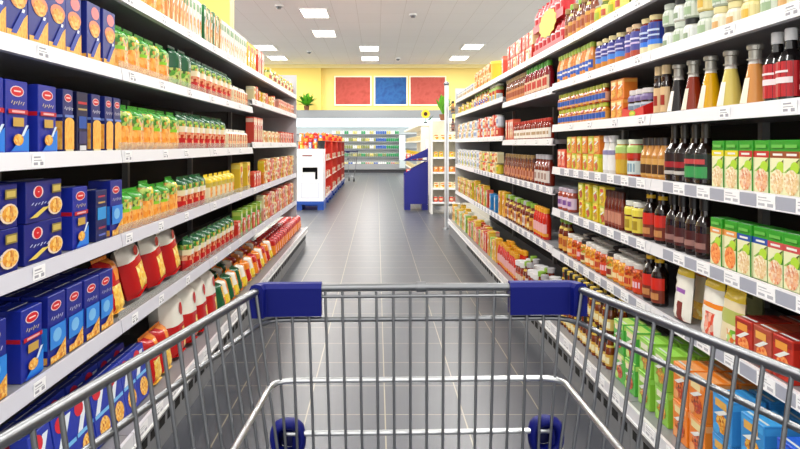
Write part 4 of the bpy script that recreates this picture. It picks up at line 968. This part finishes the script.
# ------------------------------------------------------------------ rear chiller
def chiller():
    yf = 28.0; t = empty('chiller', (0, yf, 0)); x0, x1 = -4.6, 3.2; G_ = M('85898c', .5)
    MB().box(x0, x1, .55, .62, .2, 2.3, M('dfe4e4', .4)).build('back_panel', t)
    MB().box(x0, x1, -.15, .69, 2.33, 2.66, G_).build('canopy', t)
    MB().box(x0, x1, .1, .2, 1.95, 2.33, M('e8f6fa', .5, 0, .7)).build('lit_fascia', t)
    MB().box(x0, x1, .0, .62, 0, .12, M('3c3c40', .5)).build('plinth', t)
    MB().prism_x([(0.0, .12), (.62, .12), (.62, .2), (-.03, .2), (-.06, .38), (-.1, .38), (-.08, .14)], x0, x1, M('9a9c9e', .4)).build('front_well', t)
    MB().box(x0, x0+.05, -.1, .69, 0, 2.33, G_).build('end_panel', t)
    for z in (.67, 1.01, 1.32, 1.63):
        s = MB().box(x0+.05, x1, .12, .55, z-.02, z, M('d8dcdc', .4)).build('shelf', t)
        MB().box(x0+.05, x1, .1, .12, z-.03, z+.02, M('787c80', .4)).build('price_rail', s)
    # white partition with a leaning front edge
    MB().prism_x([(-.28, .55), (-.05, 1.6), (.5, 1.6), (.5, .2), (-.2, .2)], .95, 1.2, M('dce8ea', .5)).build('partition', t)
    tag(t, 'long lit open chiller with grey canopy along the yellow rear wall', 'chiller')
    def dairy(col, cap):
        b = MB(); b.lathe([(0, 0, M(col, .4)), (.036, 0, M(col, .4)), (.038, .12, M(col, .4)), (.02, .15, M(cap, .4)), (.02, .17, M(cap, .4)), (0, .17, M(cap, .4))], 8); return b.mesh('dairy_bottle')
    V = {'white': dairy('eef0ea', 'e8e8e8'), 'green': dairy('2f9a5a', 'e8f0e8'), 'blue': dairy('2f60b8', 'f0f0f0'), 'yellow': dairy('d8cc78', 'f0f0e0'), 'olive': dairy('8c9458', 'e0e0c8'), 'red': dairy('d88878', 'f0f0f0')}
    R = random.Random(11); sn = ['lowest', 'fourth', 'third', 'second', 'top']
    pal = [['white', 'green', 'red', 'yellow', 'blue', 'white'], ['olive', 'yellow', 'olive', 'green'], ['olive', 'white', 'yellow', 'olive'], ['white', 'olive', 'yellow'], ['white', 'yellow', 'white', 'green']]
    for k, z in enumerate((.2, .67, 1.01, 1.32, 1.63)):
        n = 32; xs = [-1.9+(2.8)*q/(n-1) for q in range(n)]
        for q, x in enumerate(xs):
            c = pal[k][(q//2) % len(pal[k])]
            if k in (3, 4, 2) and q in (21, 22, 23, 24, 25): c = 'blue'
            if k in (1, 2, 3) and q > 25: c = 'green'
            o = bpy.data.objects.new('dairy_bottle', V[c]); COL.objects.link(o)
            o.location = (x, yf+(.17 if k else .05), z+.001); 
            if k == 0: o.location.z = .201; o.scale = (1, 1, 1.6)
            r = 'nearest the left' if q == 0 else words_ord(q, n, 'from the left', 'at the right end')
            tag(o, '%s bottle on the %s chiller shelf, %s' % (c, sn[k], r), 'bottle', 'bottles in the rear chiller')
chiller()

# plants
def plant(name, loc, n, L, label, pot=True, seed=1, spread=.8):
    t = empty(name, loc); R = random.Random(seed); m = MB(); A, B = M('3f8a24', .5), M('6cb82c', .5)
    ph = L*.25 if pot else 0
    for k in range(n):
        a = R.uniform(0, 2*PI); l = L*R.uniform(.5, 1); th = R.uniform(.2, spread*1.3); wd = l*.12
        d = Vector((math.cos(a)*math.sin(th), math.sin(a)*math.sin(th), math.cos(th))); s = Vector((-math.sin(a), math.cos(a), 0))
        p0 = Vector((0, 0, ph)); mt = A if k % 2 else B
        p1 = p0+d*l*.5; p2 = p0+d*l+Vector((0, 0, -l*.12))
        m.face([p0-s*wd*.2, p0+s*wd*.2, p1+s*wd, p1-s*wd], mt); m.face([p1-s*wd, p1+s*wd, p2], mt)
    m.build('leaves', t)
    if pot: MB().lathe([(0, 0, M('8c5a3c', .6)), (L*.12, 0, M('8c5a3c', .6)), (L*.17, ph, M('8c5a3c', .6)), (0, ph*.95, M('4a3424', .9))], 14).build('pot', t)
    return t
tag(plant('potted_plant', (-3.0, 27.95, 2.662), 90, .72, '', True, 3, 1.1), 'bushy green plant on top of the chiller canopy at the left', 'plant')
tag(plant('potted_plant', (1.16, 11.5, 1.622), 40, .42, '', True, 5, .5), 'upright green plant on the display rack beside the silver post', 'plant')
t = empty('sunflower', ((425.5-VX)*13.1/F, 13.1, 1.622)); zz = H+(VY-114)*13.1/F-1.622
MB().tube([(0, 0, 0), (.01, 0, zz*.6), (0, -.01, zz)], .008, M('3f7a24', .5), 6).build('stem', t)
pm = MB()
for i in range(16):
    a = 2*PI*i/16; c, s = math.cos(a), math.sin(a)
    pm.face([(c*.03-s*.012, -.02, zz+s*.03+c*.012), (c*.03+s*.012, -.02, zz+s*.03-c*.012), (c*.07+s*.014, -.024, zz+s*.07-c*.014), (c*.1, -.02, zz+s*.1), (c*.07-s*.014, -.024, zz+s*.07+c*.014)], M('f4c81c', .5))
pm.build('petals', t)
MB().ell(0, zz, .04, .04, -.03, M('3a2010', .8), 14).ell(0, zz, .04, .04, -.012, M('3a2010', .8), 14).build('seed_head', t)
MB().prism_y([(.03, zz*.3), (.16, zz*.9), (.1, zz*.4)], -.004, .004, M('3a5a3a', .5)).build('leaf', t)
MB().lathe([(0, 0, DARK), (.04, 0, DARK), (.03, .03, DARK), (0, .03, DARK)], 10).build('base', t)
tag(t, 'yellow sunflower ornament on the cream shelving unit', 'flower')

# ------------------------------------------------------------------ shopping cart
def make_cart(loc, rz, label, full=True):
    """local frame: x right, y towards the cart's front, origin on the floor below the photographer"""
    t = empty('shopping_cart', loc, rz); CX = .066
    yF, zT = 1.05, .971
    def wid(y): return .25+.225*(yF-y)
    def ztop(y): return zT
    yB = .44
    zbot = .66
    # front frame shrinks towards the bottom
    def taper(z): return 1-.16*max(0, (zT-z))/.3
    def side(z, y, s):
        if z != .824: return CX+s*(wid(y)-.13*(zT-z))
        f = (zT-z)/(zT-.824); wb = .231+.03*(yF-y)
        return CX-.045*(yF-y)*min(f, 1)+s*(wid(y)*(1-f)+wb*f if f < 1 else wb-.05*(.824-z))
    rm = MB(); pts = []
    c = .02
    for s, ys in ((-1, [yB, .5, .7, .9, yF-c]), (1, [yF-c, .9, .7, .5, yB])):
        for y in ys: pts.append((CX+s*wid(y), y, ztop(y)))
        if s < 0: pts += [(CX-wid(yF)+.006, yF-.006, zT), (CX-wid(yF)+c, yF, zT), (CX-.0, yF, zT+.001), (CX+wid(yF)-c, yF, zT), (CX+wid(yF)-.006, yF-.006, zT)]
    rm.tube(pts, .0062, METAL, 10)
    rm.tube([(CX-wid(yF)+c, yF-.006, zT-.012), (CX+wid(yF)-c, yF-.006, zT-.012)], .0028, METAL, 8)
    rm.build('top_rim', t)
    cl = MB(); cl.tube([(CX-.003, yF+.0, zT+.001), (CX+.012, yF+.0, zT+.001)], .0082, METAL, 10); cl.build('rim_clip', t)
    def hoop(z, r, name, m, rc=.03, close=True):
        h = MB(); q = []
        for s, ys in ((-1, [yB+.01, .6, .8, yF-rc]), (1, [yF-rc, .8, .6, yB+.01])):
            for y in ys: q.append((side(z, y, s), y, z))
            if s < 0:
                xl, xr = side(z, yF, -1), side(z, yF, 1)
                for k in range(1, 5): a = PI/2*k/5; q.append((xl+rc*(1-math.cos(a)), yF-rc+rc*math.sin(a), z))
                q.append((xl+rc, yF, z)); q.append((xr-rc, yF, z))
                for k in range(1, 5): a = PI/2*(5-k)/5; q.append((xr-rc*(1-math.cos(a)), yF-rc+rc*math.sin(a), z))
        h.tube(q, r, m, 8); return h.build(name, t)
    hoop(.921, .0042, 'upper_hoop', METAL)
    hoop(.824, .0046, 'middle_hoop', CHROME)
    h = MB(); xw = wid(yF)*taper(.736)
    h.tube([(CX-xw+.005, yF+.008, .736), (CX+xw-.005, yF+.008, .736)], .0046, CHROME, 8); h.build('lower_bar', t)
    hoop(zbot, .0046, 'bottom_hoop', METAL)
    g = MB(); n = 18
    for i in range(n):
        u = -1+2*(i+.5)/n; xt = CX+u*wid(yF)*.97; xb = CX+u*wid(yF)*.97*(.94 if abs(u) < .9 else .9)
        g.tube([(xt, yF-.006, zT-.004), (xb, yF-.006, zbot)], .0025, METAL, 6)
    g.build('front_wires', t)
    for s in (-1, 1):
        g = MB(); y = yF-.03
        while y > yB+.01:
            g.tube([(CX+s*(wid(y)-.003), y, ztop(y)), (side(zbot, y, s)-s*.005, y, zbot)], .0025, METAL, 6); y -= .034
        g.build('side_wires', t)
    g = MB(); k = 12
    for i in range(k+1):
        u = -1+2*i/k; g.tube([((side(zbot, yF, 1)*(1+u)+side(zbot, yF, -1)*(1-u))/2, yF, zbot), ((side(zbot, yB, 1)*(1+u)+side(zbot, yB, -1)*(1-u))/2, yB, zbot)], .0028, METAL, 6)
    for i in range(6):
        y = yB+(yF-yB)*(i+.5)/6; g.tube([(side(zbot, y, -1), y, zbot-.005), (side(zbot, y, 1), y, zbot-.005)], .0028, METAL, 6)
    g.build('basket_floor', t)
    g = MB()
    for i in range(13):
        u = -1+2*i/12; g.tube([(CX+u*wid(yB)*.97, yB, ztop(yB)), ((side(zbot, yB, 1)*(1+u)+side(zbot, yB, -1)*(1-u))/2, yB, zbot)], .0029, METAL, 6)
    g.tube([(CX-wid(yB), yB, ztop(yB)), (CX+wid(yB), yB, ztop(yB))], .005, METAL, 8)
    g.build('rear_flap', t)
    # blue corner covers, saddle shaped, wrapping the rim and bending round the corner
    for s in (-1, 1):
        m = MB(); W = wid(yF); xo = CX+s*W; L = .100 if s < 0 else .108
        prof = [(-.0125, -.042), (-.0125, .002), (-.008, .009), (.0, .0105), (.006, .009), (.009, .003), (.009, -.042)]   # (y,z) section
        x_in, x_out = CX+s*(W-L+.004), CX+s*(W-.006)
        def ring(x, ky=1, dz=0, cy=yF, cx=None, ang=0):
            r = []
            for (py, pz) in prof:
                r.append((x+s*(-py)*math.sin(ang)*-1, cy+py*math.cos(ang), zT+pz+dz))
            return r
        rings = [ring(x_in), ring(CX+s*(W-L*.5)), ring(x_out-s*.004)]
        # round the corner and a short way back along the side
        for k in (1, 2, 3):
            a = PI/2*k/3; cxx, cyy = x_out-s*.004, yF-.014
            rings.append([(cxx+s*(.014+py)*math.sin(a), cyy+(.014+py)*math.cos(a), zT+pz) for py, pz in prof])
        lx = [( cxx+s*(.014+py)*1.0+s*.0015, yF-.026, zT+pz+.001) for py, pz in prof]; rings.append(lx)
        np_ = len(prof); vs = [p for r in rings for p in r]; fs = []
        for i in range(len(rings)-1):
            for k in range(np_):
                kk = (k+1) % np_; q = (i*np_+k, i*np_+kk, (i+1)*np_+kk, (i+1)*np_+k); fs.append(q)
        fs += [tuple(range(np_)), tuple(range(len(vs)-1, len(vs)-np_-1, -1))]
        m.add(vs, fs, BLUEP, False)
        m.build('corner_cover', t)['label'] = 'blue plastic corner cover'
    # blue bumper rollers at the lower front corners
    for s in (-1, 1):
        m = MB(); xc = CX+s*.209; zc = .727; yc = yF+.012; rr, rt = .022, .0075; n1, n2 = 20, 8
        vs = []; fs = []
        for i in range(n1):
            a = 2*PI*i/n1
            for k in range(n2):
                b = 2*PI*k/n2; r = rr+rt*math.cos(b)
                sq = 1.0/max(abs(math.cos(a)), abs(math.sin(a)))**.35
                vs.append((xc+r*sq*math.cos(a), yc+rt*1.9*math.sin(b), zc+r*sq*math.sin(a)*1.1))
        for i in range(n1):
            for k in range(n2): fs.append((i*n2+k, ((i+1) % n1)*n2+k, ((i+1) % n1)*n2+(k+1) % n2, i*n2+(k+1) % n2))
        m.add(vs, fs, BLUEP, True)
        m.tube([(xc-.012, yc, zc-.03), (xc-.012, yc, zc+.012), (xc+.012, yc, zc+.012), (xc+.012, yc, zc-.03)], .006, BLUEP, 8)
        m.tube([(xc, yc+.012, zc), (xc, yc+.016, zc)], .019, M('0a1050', .4), 14)
        m.build('bumper_roller', t)['label'] = 'round blue plastic bumper'
    # handle, chassis and castors
    hb = MB(); hb.tube([(CX-.38, .36, .985), (CX+.38, .36, .985)], .014, BLUEP, 12); hd = hb.build('handle', t)
    hm = MB()
    for s in (-1, 1): hm.tube([(CX+s*wid(yB), yB, ztop(yB)), (CX+s*.38, .36, .985), (CX+s*.37, .37, .94), (CX+s*.27, .4, .2), (CX+s*.26, .42, .155)], .011, METAL, 8)
    hm.build('handle_bracket', hd)
    for s in (-1, 1):
        cm = MB(); cm.tube([(CX+s*.26, .42, .16), (CX+s*.22, .98, .2), (CX+s*.21, 1.0, .4), (CX+s*.2, 1.0, zbot)], .011, METAL, 8)
        cm.build('chassis_tube', t)
    cm = MB(); cm.tube([(CX-.26, .42, .16), (CX+.26, .42, .16)], .01, METAL, 8); cm.tube([(CX-.22, .98, .2), (CX+.22, .98, .2)], .01, METAL, 8); cm.build('cross_bar', t)
    for s in (-1, 1):
        for y, x in ((.42, .26), (.96, .22)):
            wh = MB(); xx = CX+s*x
            wh.tube([(xx-.014, y, .06), (xx+.014, y, .06)], .06, M('2c2c30', .6), 18); wo = wh.build('castor', t)
            fk = MB()
            for q in (-.02, .02): fk.tube([(xx+q, y, .06), (xx+q*.6, y+.02, .15)], .005, METAL, 6)
            fk.tube([(xx, y+.02, .14), (xx, y+.02, .175)], .009, METAL, 8)
            fk.build('fork', wo)
    tag(t, label, 'shopping cart')
    return t
cart = make_cart((.0283, -.0014, 0), .027, 'steel wire shopping cart with blue corner covers in the foreground')
c2 = copy_tree(cart); c2.location = (-.55, 19.6, 0); c2.rotation_euler = (0, 0, math.radians(15)); c2['label'] = 'distant empty steel shopping cart beside the red displays'; c2['category'] = 'shopping cart'
c2.location = (-.95, 20.6, 0)
print('items', COUNT[0], 'objects', len(bpy.data.objects))
